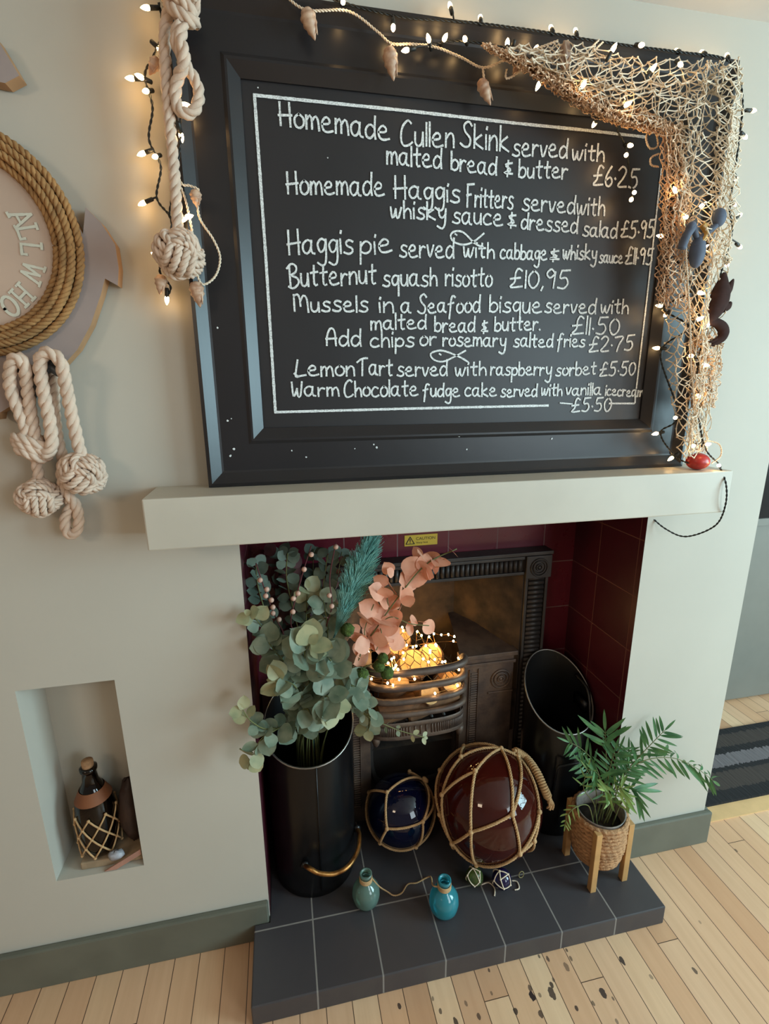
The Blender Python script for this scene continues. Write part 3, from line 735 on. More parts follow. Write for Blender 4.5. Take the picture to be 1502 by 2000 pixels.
# order: bottom centre, right side up to the top, then mirrored down
obj('anchor_board',MB().prism(poly,-.030,-.004,0,1),[M_mauve,M_edge],sign,smooth_=False)
obj('sign_face',MB().lathe([(.0005,.0),(.150,.0),(.150,.004),(.0005,.004)],(DC[0],-.030,DC[1]),(0,-1,0),64),M_face,sign,smooth_=False)
mb=MB()
for k in range(4):
    rr=.140+.0118*k; th=np.linspace(0,2*PI,120,endpoint=False)
    mb.rope(np.column_stack([DC[0]+rr*np.cos(th),np.full_like(th,-.037-.006*(k in (1,2))),DC[1]+rr*np.sin(th)]),.0068,pitch=.03,closed=True,sides=5)
obj('rope_ring',mb,M_hemp,sign)
CAP={'A':([(0,0),(.5,1.6),(1,0)],[(.2,.55),(.8,.55)],[(-.15,0),(.15,0)],[(.85,0),(1.15,0)]),'L':([(.2,1.5),(.2,0),(.95,0),(.95,.35)],[(0,1.5),(.4,1.5)]),
 'W':([(0,1.5),(.35,0),(.65,1.3)],[(.65,1.3),(.95,0),(1.3,1.5)],[(-.15,1.5),(.2,1.5)],[(1.1,1.5),(1.45,1.5)]),'H':([(.1,0),(.1,1.5)],[(.9,0),(.9,1.5)],[(.1,.78),(.9,.78)],[(-.1,0),(.3,0)],[(-.1,1.5),(.3,1.5)],[(.7,0),(1.1,0)],[(.7,1.5),(1.1,1.5)]),
 'O':([(.5+.5*math.cos(a),.75+.78*math.sin(a)) for a in np.linspace(0,2*PI,17)],)}
mb=MB()
for ch,(x,y) in zip('ALLWHO',((42,428),(55,452),(62,486),(63,534),(43,577),(20,598))):
    p=at(x,y,y=-.035); v=np.array([p[0]-DC[0],p[2]-DC[1]]); v/=np.linalg.norm(v); e=np.array([v[1],-v[0]]); s=.0205
    wd=max(q[0] for st in CAP[ch] for q in st)
    for st in CAP[ch]:
        P=[(p[0]+s*((u-wd/2)*e[0]+(h-.75)*v[0]),-.0352,p[2]+s*((u-wd/2)*e[1]+(h-.75)*v[1])) for u,h in st]
        if ch=='O': ribbon(mb,resample(P[:-1]+[P[-1]],.003),.0026)
        else:
            for i in range(len(P)-1): ribbon(mb,resample([P[i],P[i+1]],.003),.0021)
obj('lettering',mb,M_letter,sign,smooth_=False)

# ================================================================== FISHING NET
net=thing('fishing_net','cream and tan knotted fishing net draped over the top right corner of the chalkboard','fishing net',at(1370,880,y=-.09))
def lerp_px(pts,t):
    P=np.array(pts,float); d=np.concatenate([[0],np.cumsum(np.linalg.norm(np.diff(P,axis=0),axis=1))]); d/=d[-1]
    return np.column_stack([np.interp(t,d,P[:,0]),np.interp(t,d,P[:,1])])
def net_sheet(mb,A,B,nu,nv,r,y0,amp,folds,jit=3.0,sag=0,seed=0,knots=True,ybase=None):
    """diamond net between edge A and edge B (pixel polylines); u across, v along"""
    q=np.random.RandomState(seed); ph=q.uniform(0,6,4)
    a=lerp_px(A,np.linspace(0,1,nv*2+1)); b=lerp_px(B,np.linspace(0,1,nv*2+1))
    grid={}
    for j in range(nv*2+1):
        for i in range(nu*2+1):
            if (i+j)%2: continue
            u=i/(nu*2); v=j/(nv*2)
            uu=u+.10*math.sin(2*PI*(u*folds*.7+v*1.3)+ph[0])*min(1,4*u*(1-u))
            p=a[j]*(1-uu)+b[j]*uu+q.randn(2)*jit
            dep=y0-amp*(.5+.5*math.sin(2*PI*folds*u+ph[1]+2.5*math.sin(3*v+ph[2])))-amp*.35*q.rand()-.02*math.sin(PI*u)
            grid[i,j]=at(p[0],p[1],y=min(dep,-.047))
    P0=[];P1=[]
    for (i,j),p in grid.items():
        for di in (-1,1):
            k=(i+di,j+1)
            if k in grid:
                w=grid[k]; mid=(p+w)/2+np.array([q.randn()*.0012,-.001,-abs(q.randn())*.0022-sag])
                P0+=[p,mid];P1+=[mid,w]
    mb.sticks(P0,P1,r,4)
    if knots:
        for p in grid.values(): mb.ball(p,r*1.9,5,4)
tan=MB(); cream=MB()
net_sheet(tan,[(945,86),(1030,112),(1100,150),(1180,190),(1260,214),(1305,236)],[(948,93),(1040,148),(1100,192),(1170,234),(1240,253),(1288,262)],9,52,.0010,-.055,.03,3,2.5,seed=1,knots=False)
net_sheet(tan,[(948,86),(1040,118),(1110,160),(1190,200),(1290,235)],[(950,92),(1042,146),(1105,190),(1175,230),(1285,258)],7,60,.0009,-.065,.025,4,3,seed=2,knots=False)
net_sheet(tan,[(1290,235),(1290,350),(1289,450),(1281,590)],[(1335,240),(1348,350),(1352,460),(1350,612)],8,26,.0011,-.058,.03,3,2.2,seed=3,knots=False)
net_sheet(tan,[(1294,245),(1300,350),(1295,450),(1284,600)],[(1322,245),(1340,350),(1345,460),(1345,600)],6,20,.0011,-.07,.03,3,2.5,seed=4,knots=False)
net_sheet(tan,[(1350,660),(1348,720),(1350,792)],[(1412,650),(1408,720),(1394,795)],9,22,.0010,-.06,.03,3,2.5,seed=5,knots=False)
net_sheet(cream,[(1045,104),(1120,82),(1185,98),(1262,118),(1332,112),(1438,122)],[(1035,126),(1100,162),(1170,190),(1240,214),(1292,240),(1330,262)],7,17,.00105,-.06,.04,2,4.5,seed=6)
net_sheet(cream,[(1000,92),(1090,96),(1180,120),(1300,150),(1430,190)],[(990,100),(1080,150),(1170,210),(1270,245),(1330,300)],5,15,.00095,-.07,.03,2,4.5,seed=7)
net_sheet(cream,[(1335,125),(1312,250),(1312,400),(1328,520),(1345,650),(1342,760),(1335,872)],[(1448,118),(1449,200),(1441,330),(1430,470),(1412,600),(1404,720),(1388,800),(1378,884)],7,30,.00105,-.055,.045,2,3.8,seed=8)
net_sheet(cream,[(1330,250),(1330,400),(1345,520),(1352,650),(1350,780),(1345,880)],[(1440,260),(1425,400),(1415,500),(1400,610),(1395,720),(1375,880)],5,24,.00105,-.07,.04,2,3.5,seed=9)
net_sheet(cream,[(1298,606),(1303,700),(1314,800),(1330,892)],[(1362,600),(1372,700),(1372,800),(1368,894)],4,15,.0012,-.055,.03,1.5,2.5,seed=10)
net_sheet(cream,[(1395,130),(1400,250),(1385,420),(1375,520)],[(1446,130),(1448,250),(1438,420),(1425,520)],5,22,.0011,-.05,.05,2,4,seed=12)
for pts in ([(1350,440,-.12),(1340,480,-.125),(1344,560,-.12),(1348,640,-.12),(1350,720,-.115),(1358,790,-.11),(1362,850,-.1)],[(1270,250,-.075),(1262,270,-.075),(1270,290,-.075),(1285,285,-.07),(1282,262,-.07)],[(1288,300,-.075),(1272,308,-.075),(1272,322,-.075),(1286,326,-.07)],
            [(990,135,-.07),(988,152,-.07),(1000,150,-.07),(1020,135,-.075)],[(1380,860,-.1),(1405,868,-.1),(1408,890,-.1),(1390,905,-.1)],[(1100,165,-.1),(1130,120,-.1),(1170,78,-.09)],[(1105,160,-.1),(1150,110,-.1),(1178,82,-.09)]):
    cream.rope(pxpath(pts,0),.0019,strands=2,sides=5)
obj('tan_netting',tan,M_tan,net); obj('cream_netting',cream,M_cream,net)
# things caught in the net
mb=MB(); c=at(1104,108,y=-.105)
mb.ball(c,.019,16,10,(.55,.35,1.15)); mb.tube([c+np.array([-.006,-.004,.018]),c+np.array([-.004,-.008,0]),c+np.array([.002,-.004,-.022])],[.002,.004,.001],6)
obj('mussel_shell',mb,mat('mussel_shell',(176,150,130),.4,var=.4,vscale=50,c2=(120,90,76)),label='brownish oval mussel shell caught in the net above the chalkboard',cat='shell')
cr=thing('crab_ornament','blue grey ceramic crab ornament tied in the hanging net','ornament',at(1355,520,y=-.12))
obj('body',MB().ball(at(1362,492,y=-.125),.026,18,12,(.62,.5,1.15)),M_crab,cr)
mb=MB(); mb.tube(pxpath([(1362,470,-.125),(1384,452,-.13),(1398,440,-.13)],0),[.006]*13,8); mb.ball(at(1404,425,y=-.13),.0155,16,12,(.95,.7,1.1)); obj('claw',mb,M_crab,cr)
mb=MB(); mb.tube(pxpath([(1362,468,-.125),(1352,440,-.13),(1345,452,-.13),(1333,480,-.13)],0),[.004+.004*math.sin(i/18*PI*.9) for i in range(19)],8); mb.tube(pxpath([(1352,444,-.13),(1340,462,-.132),(1331,486,-.13)],0),.008,8); obj('claw',mb,M_crab,cr)
mb=MB(); mb.tube(pxpath([(1372,438,-.13),(1379,455,-.132),(1370,472,-.132),(1357,478,-.13)],0),[.0065-.0003*i for i in range(19)],8); obj('beak',mb,mat('ochre_paint',(196,150,70),.5),cr)
cl=thing('claw_ornament','dark brown carved lobster claw ornament hanging at the right edge of the net','ornament',at(1400,670,y=-.12))
def flat_tube(mb,path,radii,k=6,squash=.62):
    P=pxpath(path,0,k); r=np.interp(np.linspace(0,1,len(P)),np.linspace(0,1,len(radii)),radii)
    y0=P[:,1].mean(); mb.tube(P,r,12); mb.v[-1][:,1]=y0+(mb.v[-1][:,1]-y0)*squash
mb=MB(); flat_tube(mb,[(1415,532,-.108),(1411,556,-.108),(1405,585,-.108),(1390,615,-.108),(1378,626,-.108)],[.003,.011,.0195,.022,.019,.013,.006])
flat_tube(mb,[(1412,580,-.108),(1424,562,-.108),(1433,545,-.108)],[.012,.009,.0015]); flat_tube(mb,[(1412,600,-.108),(1422,598,-.108),(1428,590,-.108)],[.012,.008,.003])
obj('claw_body',mb,M_claw,cl)
mb=MB(); flat_tube(mb,[(1380,630,-.108),(1398,630,-.108),(1412,642,-.108),(1411,657,-.108),(1400,668,-.108),(1386,677,-.108)],[.006,.009,.012,.013,.010,.006,.0015])
flat_tube(mb,[(1400,664,-.108),(1393,667,-.108),(1386,668,-.108)],[.006,.004,.001])
obj('pincer',mb,M_claw,cl)
rf=at(1363,900,y=-.085); R=.0235
c=np.array([rf[0],-.085,1.2255+R*.82])
t=thing('net_float','small red float ball resting on the mantel below the net','net float',(c[0],c[1],1.2255))
obj('ball',MB().ball(c,R,24,16,(1.1,1,.82)),M_red,t)
obj('cord_loop',MB().rope(smooth([c+np.array([0,0,R*.75]),c+np.array([.012,0,R+.02]),c+np.array([-.012,0,R+.02])],8,True),.0018,closed=True,strands=2,sides=5),M_cream,t)

# ================================================================== FIREPLACE GRATE
gr=thing('fireplace_grate','black cast iron fireplace insert with ribbed frame and curved bar basket','fireplace',(.5,.26,HZ))
FX0,FX1,FZ=.112,.892,.915; FW=.085; FY=.262
mb=MB()
mb.box((FX0,FY,HZ),(FX0+FW,.304,FZ)); mb.box((FX1-FW,FY,HZ),(FX1,.304,FZ)); mb.box((FX0+FW,FY,FZ-FW*.72),(FX1-FW,.304,FZ))
# raised rails on both sides of the ribs
for x in (FX0+.004,FX0+FW-.014,FX1-FW+.004,FX1-.014): mb.box((x,FY-.008,HZ),(x+.010,FY+.002,FZ-.07))
for z in (FZ-.012,FZ-FW*.72): mb.box((FX0+FW,FY-.008,z),(FX1-FW,FY+.002,z+.010))
mb.box((FX0-.006,FY-.012,FZ),(FX1+.006,.304,FZ+.012))
obj('surround',mb,M_iron,gr,smooth_=False,bevel=.002)
for xa in (FX0+.016,FX1-FW+.016):
    mb=MB(); z=HZ+.02
    while z<FZ-FW*.9:
        mb.tube([(xa,FY-.001,z),(xa+FW-.034,FY-.001,z)],.0078,8); z+=.0155
    obj('side_ribbing',mb,M_iron,gr)
mb=MB()
x=FX0+FW+.006
while x<FX1-FW-.004:
    mb.tube([(x,FY-.001,FZ-FW*.72+.012),(x,FY-.001,FZ-.014)],.0078,8); x+=.0155
obj('top_ribbing',mb,M_iron,gr)
for xa in (FX0,FX1-FW):
    mb=MB().box((xa,FY-.016,FZ-FW*.85),(xa+FW,.26,FZ)); c=(xa+FW/2,FY-.016,FZ-FW*.43)
    for rr in (.012,.022,.03): mb.lathe([(rr,0),(rr,.004),(rr-.004,.005),(rr-.006,0)],c,(0,-1,0),24,caps=False)
    mb.ball(c,.006); obj('corner_block',mb,M_iron,gr,smooth_=False,bevel=.002)
# firebox : splayed cheeks, back, top hood
ix0,ix1=FX0+FW,FX1-FW; iz=FZ-FW*.72; bx0,bx1=.34,.66; by=.47
mb=MB()
mb.add([(bx0,by,.3),(bx1,by,.3),(bx1,by,.84),(bx0,by,.84)],[(0,1,2,3)])
mb.add([(ix0,.262,.3),(bx0,by,.3),(bx0,by,.84),(ix0,.262,iz)],[(0,1,2,3)])
mb.add([(bx1,by,.3),(ix1,.262,.3),(ix1,.262,iz),(bx1,by,.84)],[(0,1,2,3)])
mb.add([(ix0,.262,iz),(bx0,by,.84),(bx1,by,.84),(ix1,.262,iz)],[(0,1,2,3)])
mb.add([(ix0,.262,.3),(ix1,.262,.3),(bx1,by,.3),(bx0,by,.3)],[(0,1,2,3)])
obj('firebox',mb,M_soot,gr,smooth_=False)
BXC,BHW=.462,.148; BZ=lambda py:float(at(812,py,y=.182)[2])
# hobs / pedestals
for (xa,xb,sgn) in ((.19,BXC-BHW+.004,-1),(BXC+BHW-.004,.782,1)):
    mb=MB(); zt=.600
    mb.box((xa,.240,HZ),(xb,.275,zt)); mb.box((xa-.004,.234,zt-.03),(xb+.004,.262,zt-.02)); mb.box((xa-.006,.226,zt),(xb+.006,.262,zt+.014))
    # sloping ledge to the back
    xi=bx1 if sgn>0 else bx0
    pts=[(xa-.006,.228,zt+.0142),(xb+.006,.228,zt+.0142),(xi+.02,by-.002,zt+.045),(xi-.02,by-.002,zt+.045)]
    mb.add(pts,[(0,1,2,3)])
    # flute panel
    inner=xa+.03 if sgn>0 else xb-.03
    mb.box((inner-.004,.235,HZ+.05),(inner,.242,zt-.04)); mb.box((inner+.028*sgn-.002,.235,HZ+.05),(inner+.028*sgn+.002,.242,zt-.04))
    zz=HZ+.06
    while zz<zt-.05: mb.tube([(inner+.003*sgn,.239,zz),(inner+.025*sgn,.239,zz)],.003,6); zz+=.0085
    ox=(xb-.042 if sgn>0 else xa+.042); c=(ox,.240,zt-.085)
    for rr in (.012,.024,.034): mb.lathe([(rr,0),(rr,.004),(rr-.004,.006),(rr-.007,0)],c,(0,-1,0),24,caps=False)
    mb.ball(c,.007,10,8)
    mb.box((ox-.042,.236,zt-.135),(ox+.042,.241,zt-.128))
    obj('pedestal',mb,M_rustiron,gr,smooth_=False,bevel=.0015)
def bar(z,rad,bow=.054,flat=1.0):
    P=[]
    for a in np.linspace(PI,2*PI,33):
        x=BXC+BHW*math.copysign(abs(math.cos(a))**.62,math.cos(a)); y=.236+bow*math.sin(a)*abs(math.sin(a))**-.25 if abs(math.sin(a))>1e-6 else .236
        P.append((x,y,z))
    return P
for py,rad in ((1313,.0115),(1341,.011),(1368,.010),(1393,.0095)):
    obj('basket_bar',MB().tube(bar(BZ(py),rad),rad,10),M_rustiron,gr)
za,zb=BZ(1411),BZ(1442)
mb=MB(); top=bar(za,0); n=len(top); V=[];F=[]
for (dz,o) in ((za+.004,0),(za-.004,-.006),(za-.008,0),(zb+.012,0),(zb+.004,-.005),(zb,0)):
    for p in top: V.append((p[0],p[1]+o,dz))
for j in range(5):
    for i in range(n-1): F.append((j*n+i,j*n+i+1,(j+1)*n+i+1,(j+1)*n+i))
mb.add(V,F)
for i in range(0,n):
    for f in (0,.5):
        if i+1<n:
            p=np.array(top[i])*(1-f)+np.array(top[i+1])*f; mb.tube([(p[0],p[1]-.001,za-.012),(p[0],p[1]-.001,zb+.014)],.0022,5)
for i in (6,26):
    p=top[i]; mb.lathe([(.0005,-.034),(.008,-.026),(.013,-.012),(.014,.002)],(p[0],p[1]+.008,zb),(0,0,1),12)
obj('apron',mb,M_rustiron,gr)
# grate floor
mb=MB()
for k in range(7):
    x=BXC-BHW+.03+k*(2*BHW-.06)/6; mb.tube([(x,.20 if 0<k<6 else .225,za-.004),(x,.46,za-.004)],.006,6)
obj('grate_floor',mb,M_iron,gr)
mb=MB()
mb.tube(smooth([(BXC-BHW+.012,.272,zb-.02),(BXC-BHW+.008,.272,.24),(BXC-BHW+.04,.272,.165),(BXC,.272,.15),(BXC+BHW-.04,.272,.165),(BXC+BHW-.008,.272,.24),(BXC+BHW-.012,.272,zb-.02)],8),.011,8)
mb.box((BXC-BHW,.270,HZ),(BXC+BHW,.30,.15)); mb.add([(BXC-BHW,.3,HZ),(BXC+BHW,.3,HZ),(BXC+BHW,.3,.46),(BXC-BHW,.3,.46)],[(0,1,2,3)])
obj('ash_opening',mb,M_iron,gr,smooth_=False)

# logs
LOGS=[((.405,.19,.545),(.30,-.42,.75),.034,.10,'short round log standing at the left of the fire basket showing its cut end'),
((.475,.24,.57),(.05,-.55,.6),.042,.11,'largest cut log in the middle of the fire basket'),
((.55,.25,.585),(-.2,-.5,.6),.036,.10,'cut log at the back right of the fire basket'),
((.575,.17,.545),(.1,-.6,.5),.030,.09,'small cut log against the right end of the fire basket'),
((.50,.16,.525),(.2,-.7,.5),.030,.09,'small round log directly behind the top front bar'),
((.43,.29,.60),(.2,-.4,.7),.034,.10,'cut log at the back left of the fire basket'),
((.37,.24,.56),(.3,-.4,.6),.030,.10,'cut log tucked at the far left of the fire basket'),
((.455,.33,.61),(.0,-.5,.7),.036,.10,'cut log highest at the back of the fire basket'),
((.52,.145,.505),(1,.15,.25),.026,.17,'split log lying crosswise behind the second basket bar'),
((.45,.15,.50),(1,.12,.10),.03,.20,'split log lying crosswise behind the middle basket bars'),
((.50,.19,.495),(1,-.2,-.05),.03,.19,'split log lying low at the right behind the basket bars')]
for c,ax,r,L,lab in LOGS:
    c=(c[0]-.012,c[1]+.085 if c[1]>.13 else c[1]+.1,c[2]-.035)
    r*=1.15; t=thing('log',lab,'log',(c[0],c[1],c[2]-r),'logs in the fire basket'); a=unit(ax); n=18
    wob=1+.06*rng.randn(n)
    mb=MB().lathe([(r*.97,-L/2),(r,-L/2+.004),(r*1.02,0),(r,L/2-.003),(r*.96,L/2)],c,a,n); 
    for k,v in enumerate(mb.v[0]):
        ctr=np.array(c)+a*(a@(v-np.array(c))); mb.v[0][k]=ctr+(v-ctr)*wob[k%n]
    obj('bark',mb,M_log,t)
    for s in (1,-1): obj('cut_end',MB().lathe([(r*.88,-.0004),(r*.9,.0012),(r*.05,.0014)],np.array(c)+a*s*(L/2),a*s,n),M_logend,t,smooth_=False)
# micro lights in the basket
C1=[(403,118),(411,150),(540,158),(578,193),(648,205),(692,178),(760,187),(825,184),(880,202),(872,245),(295,247),(323,290),(443,282),(500,298),(530,290),(618,287),(708,275),(657,330),(657,350),(410,352),(327,395),(416,410),(595,408),(643,436),(700,412),(770,436),(795,432),(272,446),(340,480),(363,505),(320,500),(90,345),(147,312),(917,400),(921,507),(375,597),(516,592),(317,648),(268,630),(120,592),(790,628),(909,653),(703,725),(305,410),(345,465),(715,285),(935,415)]
ml=thing('micro_light_string','tiny warm copper wire lights heaped over the logs in the fire basket','string lights',(.48,.15,.55))
W=MB(); pts=[]
for (x,y) in C1:
    X,Y=700+x/4.694,1200+y/4.694
    dep=.38-(Y-1225)*.0021 if Y<1305 else .178
    if Y>=1305: dep=.172+ (abs(X-815)/95)**3*.045
    pts.append(at(X,Y,y=max(.16,min(.39,dep))))
for p in pts: obj('bulb',MB().ball(p,.0031,8,6,(1,1,1.25)),BULB2,ml)
order=sorted(range(len(pts)),key=lambda i:(round(pts[i][2]*25),pts[i][0]))
W.tube(smooth([pts[i]+np.array([0,.004,-.003]) for i in order],6),.0007,4)
obj('wire',W,M_brass,ml)
cw=MB(); P0=[];P1=[]
def cwp(i,j):
    u,v=i/9,j/7
    x=.335+.25*u+.006*math.sin(9*v+i); y=.195+.18*v+.012*math.sin(5*u); z=.565+.05*math.sin(PI*u)*.8+.045*v+.014*math.sin(7*u+5*v)-.02
    return np.array([x,y,z])
for j in range(8):
    for i in range(10):
        o=.5 if j%2 else 0
        a=cwp(i+o,j-.17); b=cwp(i+o,j+.17); P0.append(a);P1.append(b)
        if j<7:
            for di in (-.5,.5): P0.append(b);P1.append(cwp(i+o+di,j+.83))
cw.sticks(P0,P1,.0012,5); obj('chicken_wire',cw,M_wire,label='piece of dark hexagonal chicken wire bent over the logs in the fire basket',cat='wire mesh')
# caution sticker
q=[at(x,y,y=.304) for x,y in ((790,1067),(854,1063),(854,1042),(790,1046))]
sx0,sx1,sz0,sz1=q[0][0],q[1][0],(q[0][2]+q[1][2])/2,(q[2][2]+q[3][2])/2
st=thing('caution_sticker','small yellow caution sticker with warning triangle on the burgundy tiles above the grate','sticker',((sx0+sx1)/2,.304,sz0))
obj('sticker_sheet',MB().box((sx0,.3035,sz0),(sx1,.3049,sz1)),M_yellow,st,smooth_=False)
Wd,Hh=sx1-sx0,sz1-sz0
mb=MB(); tx=sx0+Wd*.17; tz=sz0+Hh*.48; s=Hh*.36
tri=[(tx-s*1.05,.303,tz-s*.8),(tx+s*1.05,.303,tz-s*.8),(tx,.303,tz+s)]
for i in range(3): ribbon(mb,resample([tri[i],tri[(i+1)%3]],.003),.0011)
ribbon(mb,resample([(tx,.303,tz+s*.4),(tx,.303,tz-s*.2)],.002),.001); ribbon(mb,np.array([(tx,.303,tz-s*.45),(tx,.303,tz-s*.5),(tx,.303,tz-s*.56)]),.001)
obj('warning_triangle',mb,M_print,st,smooth_=False)
def text_mesh(txt,x,z,y,h,width,parent,name,mt):
    cu=bpy.data.curves.new('t','FONT'); cu.body=txt; cu.size=1; o=bpy.data.objects.new('t',cu); COL.objects.link(o)
    bpy.context.view_layer.update()
    me=bpy.data.meshes.new_from_object(o.evaluated_get(bpy.context.evaluated_depsgraph_get()))
    V=np.array([v.co[:] for v in me.vertices]); F=[tuple(p.vertices) for p in me.polygons]
    bpy.data.objects.remove(o); bpy.data.curves.remove(cu); bpy.data.meshes.remove(me)
    V[:,0]-=V[:,0].min(); sx=width/V[:,0].max(); sz=h/V[:,1].max()
    obj(name,MB().add(np.column_stack([x+V[:,0]*sx,np.full(len(V),y),z+V[:,1]*sz]),F),mt,parent,smooth_=False)
text_mesh('CAUTION',sx0+Wd*.35,sz0+Hh*.52,.3031,Hh*.26,Wd*.58,st,'sticker_text',M_print)
text_mesh('Very hot',sx0+Wd*.35,sz0+Hh*.2,.3031,Hh*.17,Wd*.36,st,'sticker_text',M_print)

# ================================================================== COAL SCUTTLES
def scuttle(cx,cy,R,zf,zb_,label,kind):
    t=thing('coal_scuttle',label,'coal scuttle',(cx,cy,HZ),'coal scuttles'); n=48
    V=[];F=[]
    def ring(rad,zfun):
        for i in range(n):
            a=2*PI*i/n; y=math.sin(a); V.append((cx+rad*math.cos(a),cy+rad*y,zfun(y)))
    rim=lambda y: zf+(zb_-zf)*((y+1)/2)**1.15
    ring(R*.9,lambda y:HZ+.001); ring(R*.95,lambda y:HZ+.004); ring(R*.95,lambda y:HZ+.02); ring(R*.97,lambda y:HZ+.024)
    for k in range(1,7): ring(R*(.97+.03*k/6),lambda y,k=k:HZ+.024+(rim(y)-HZ-.024)*k/6)
    m=len(V)//n
    for j in range(m-1):
        for i in range(n): F.append((j*n+i,j*n+(i+1)%n,(j+1)*n+(i+1)%n,(j+1)*n+i))
    F.append(tuple(range(n-1,-1,-1)))
    obj('bucket',MB().add(V,F),M_hod,t)
    V=[];F=[]
    ring(R*.985,rim); ring(R*.93,lambda y:HZ+.012)
    F=[(i,n+i,n+(i+1)%n,(i+1)%n) for i in range(n)]+[tuple(n+i for i in range(n))]
    obj('inner_lining',MB().add(V,F),M_hodin,t)
    obj('rim',MB().tube([(cx+R*math.cos(a),cy+R*math.sin(a),rim(math.sin(a))) for a in np.arange(n)*2*PI/n],.0028,6,closed=True),M_steel if kind=='big' else M_steel,t)
    if kind=='big':
        # seam and drop handle on the front
        a=-PI/2+.08; obj('seam',MB().tube([(cx+R*1.0*math.cos(a),cy+R*1.0*math.sin(a),HZ+.03),(cx+R*1.003*math.cos(a),cy+R*1.003*math.sin(a),zf)],.0022,5),M_hod,t)
        P=pxpath([(595,1690,.012),(606,1697,-.014),(625,1706,-.022),(655,1706,-.022),(682,1690,-.01),(699,1660,.03),(702,1632,.07),(697,1618,.10)],0,8)
        hd=obj('handle',MB().tube(P,.0062,10),M_brass,t,plabel='brass drop handle')
        mb=MB()
        for p in (P[0],P[-1]): mb.ball(p,.012,12,8,(1,.7,1))
        obj('handle_lug',mb,M_hod,hd)
    else:
        P=[(cx+.045*math.cos(b)-.005,cy-R-.004,.33+.02*math.sin(b)*0) for b in (PI,0)]
        mb=MB(); y0=cy-R-.006
        mb.tube([(cx-.055,y0+.012,.20),(cx-.055,y0-.004,.335),(cx-.05,y0-.006,.342),(cx+.05,y0-.006,.342),(cx+.055,y0-.004,.335),(cx+.055,y0+.012,.20)],.004,8)
        obj('handle',mb,M_hod,t)
        mb=MB(); mb.tube(smooth([(cx+R*.80,cy-R*.55,.42),(cx+R*.93,cy-R*.1,.5),(cx+R*.8,cy+R*.4,.53)],6),.006,8); mb.box((cx+R*.72,cy-.03,.44),(cx+R*.86,cy+.03,.475))
        obj('handle_bracket',mb,M_hod,t)
    return t
scuttle(.130,.132,.1195,.488,.60,'large black coal scuttle with steel rim and brass handle holding the bouquet','big')
scuttle(.889,.149,.102,.432,.592,'black coal scuttle with empty oval mouth in the right corner of the fireplace','small')

# ================================================================== BOUQUET
def leaf(mb,base,d,nrm,L,Wd,cup=.15,tip=.0,seg=6):
    d=unit(d); nrm=np.asarray(nrm,float); nrm=nrm-d*(nrm@d); nrm=unit(nrm); s=np.cross(d,nrm)
    V=[];F=[]
    for j in range(seg+1):
        t=j/seg; w=Wd*.5*math.sin(PI*t**.85)**.62 if 0<t<1 else Wd*.02
        c=np.array(base)+d*L*t-nrm*L*cup*1.2*t*t
        for k in (-1,0,1): V.append(c+s*w*k+nrm*(abs(k)*cup*Wd*.45))
    for j in range(seg):
        for k in range(2): F.append((j*3+k,j*3+k+1,(j+1)*3+k+1,(j+1)*3+k))
    mb.add(V,F)
def tocam(p): return unit(CAM-np.asarray(p))
def spray(name,label,cat,path,nleaf,L,lm,sm,start=.3,ym=None,face=.8,sparse=1,ext=None,group=None,seed=0,aspect=.95,taper=.45):
    q=np.random.RandomState(seed)
    P=smooth(path,8); t=thing(name,label,cat,path[0],group)
    obj('stem',MB().tube(P,np.linspace(.0026,.0010,len(P)),6),sm,t)
    lv=MB(); ly=MB()
    for k in range(nleaf):
        f=start+(1-start)*(k/(nleaf-1)); i=min(len(P)-2,int(f*(len(P)-1))); p=P[i]; T=unit(P[i+1]-P[i])
        n=unit(tocam(p)*face+q.randn(3)*.45+np.array([0,0,.35])); s=unit(np.cross(T,n))
        for sg in (1,-1):
            if q.rand()>sparse: continue
            d=unit(s*sg*(.9+.3*q.rand())+T*(.35+.5*f)+q.randn(3)*.25)
            l=L*(1-taper*f)*q.uniform(.8,1.15)
            leaf(ly if (ym is not None and f>.88) else lv,p+d*.003,d,unit(n+q.randn(3)*.35),l,l*aspect,q.uniform(.02,.22))
    if ym is not None:
        leaf(ly,P[-1],unit(P[-1]-P[-3]),tocam(P[-1]),L*.45,L*.3)
    obj('leaves',lv,lm,t)
    if ym is not None and ly.n: obj('young_leaves',ly,ym,t,plabel='pale yellow green tip leaves')
    return t
def W(px,py,dep): return at(px,py,y=dep)
B0=np.array([.125,.15,.20]); 
def stemstart(dx=0,dy=0): return [np.array([.125+dx*.5,.15+dy*.5,.09]),np.array([.125+dx,.15+dy,.46])]
gE='eucalyptus sprays in the large scuttle'
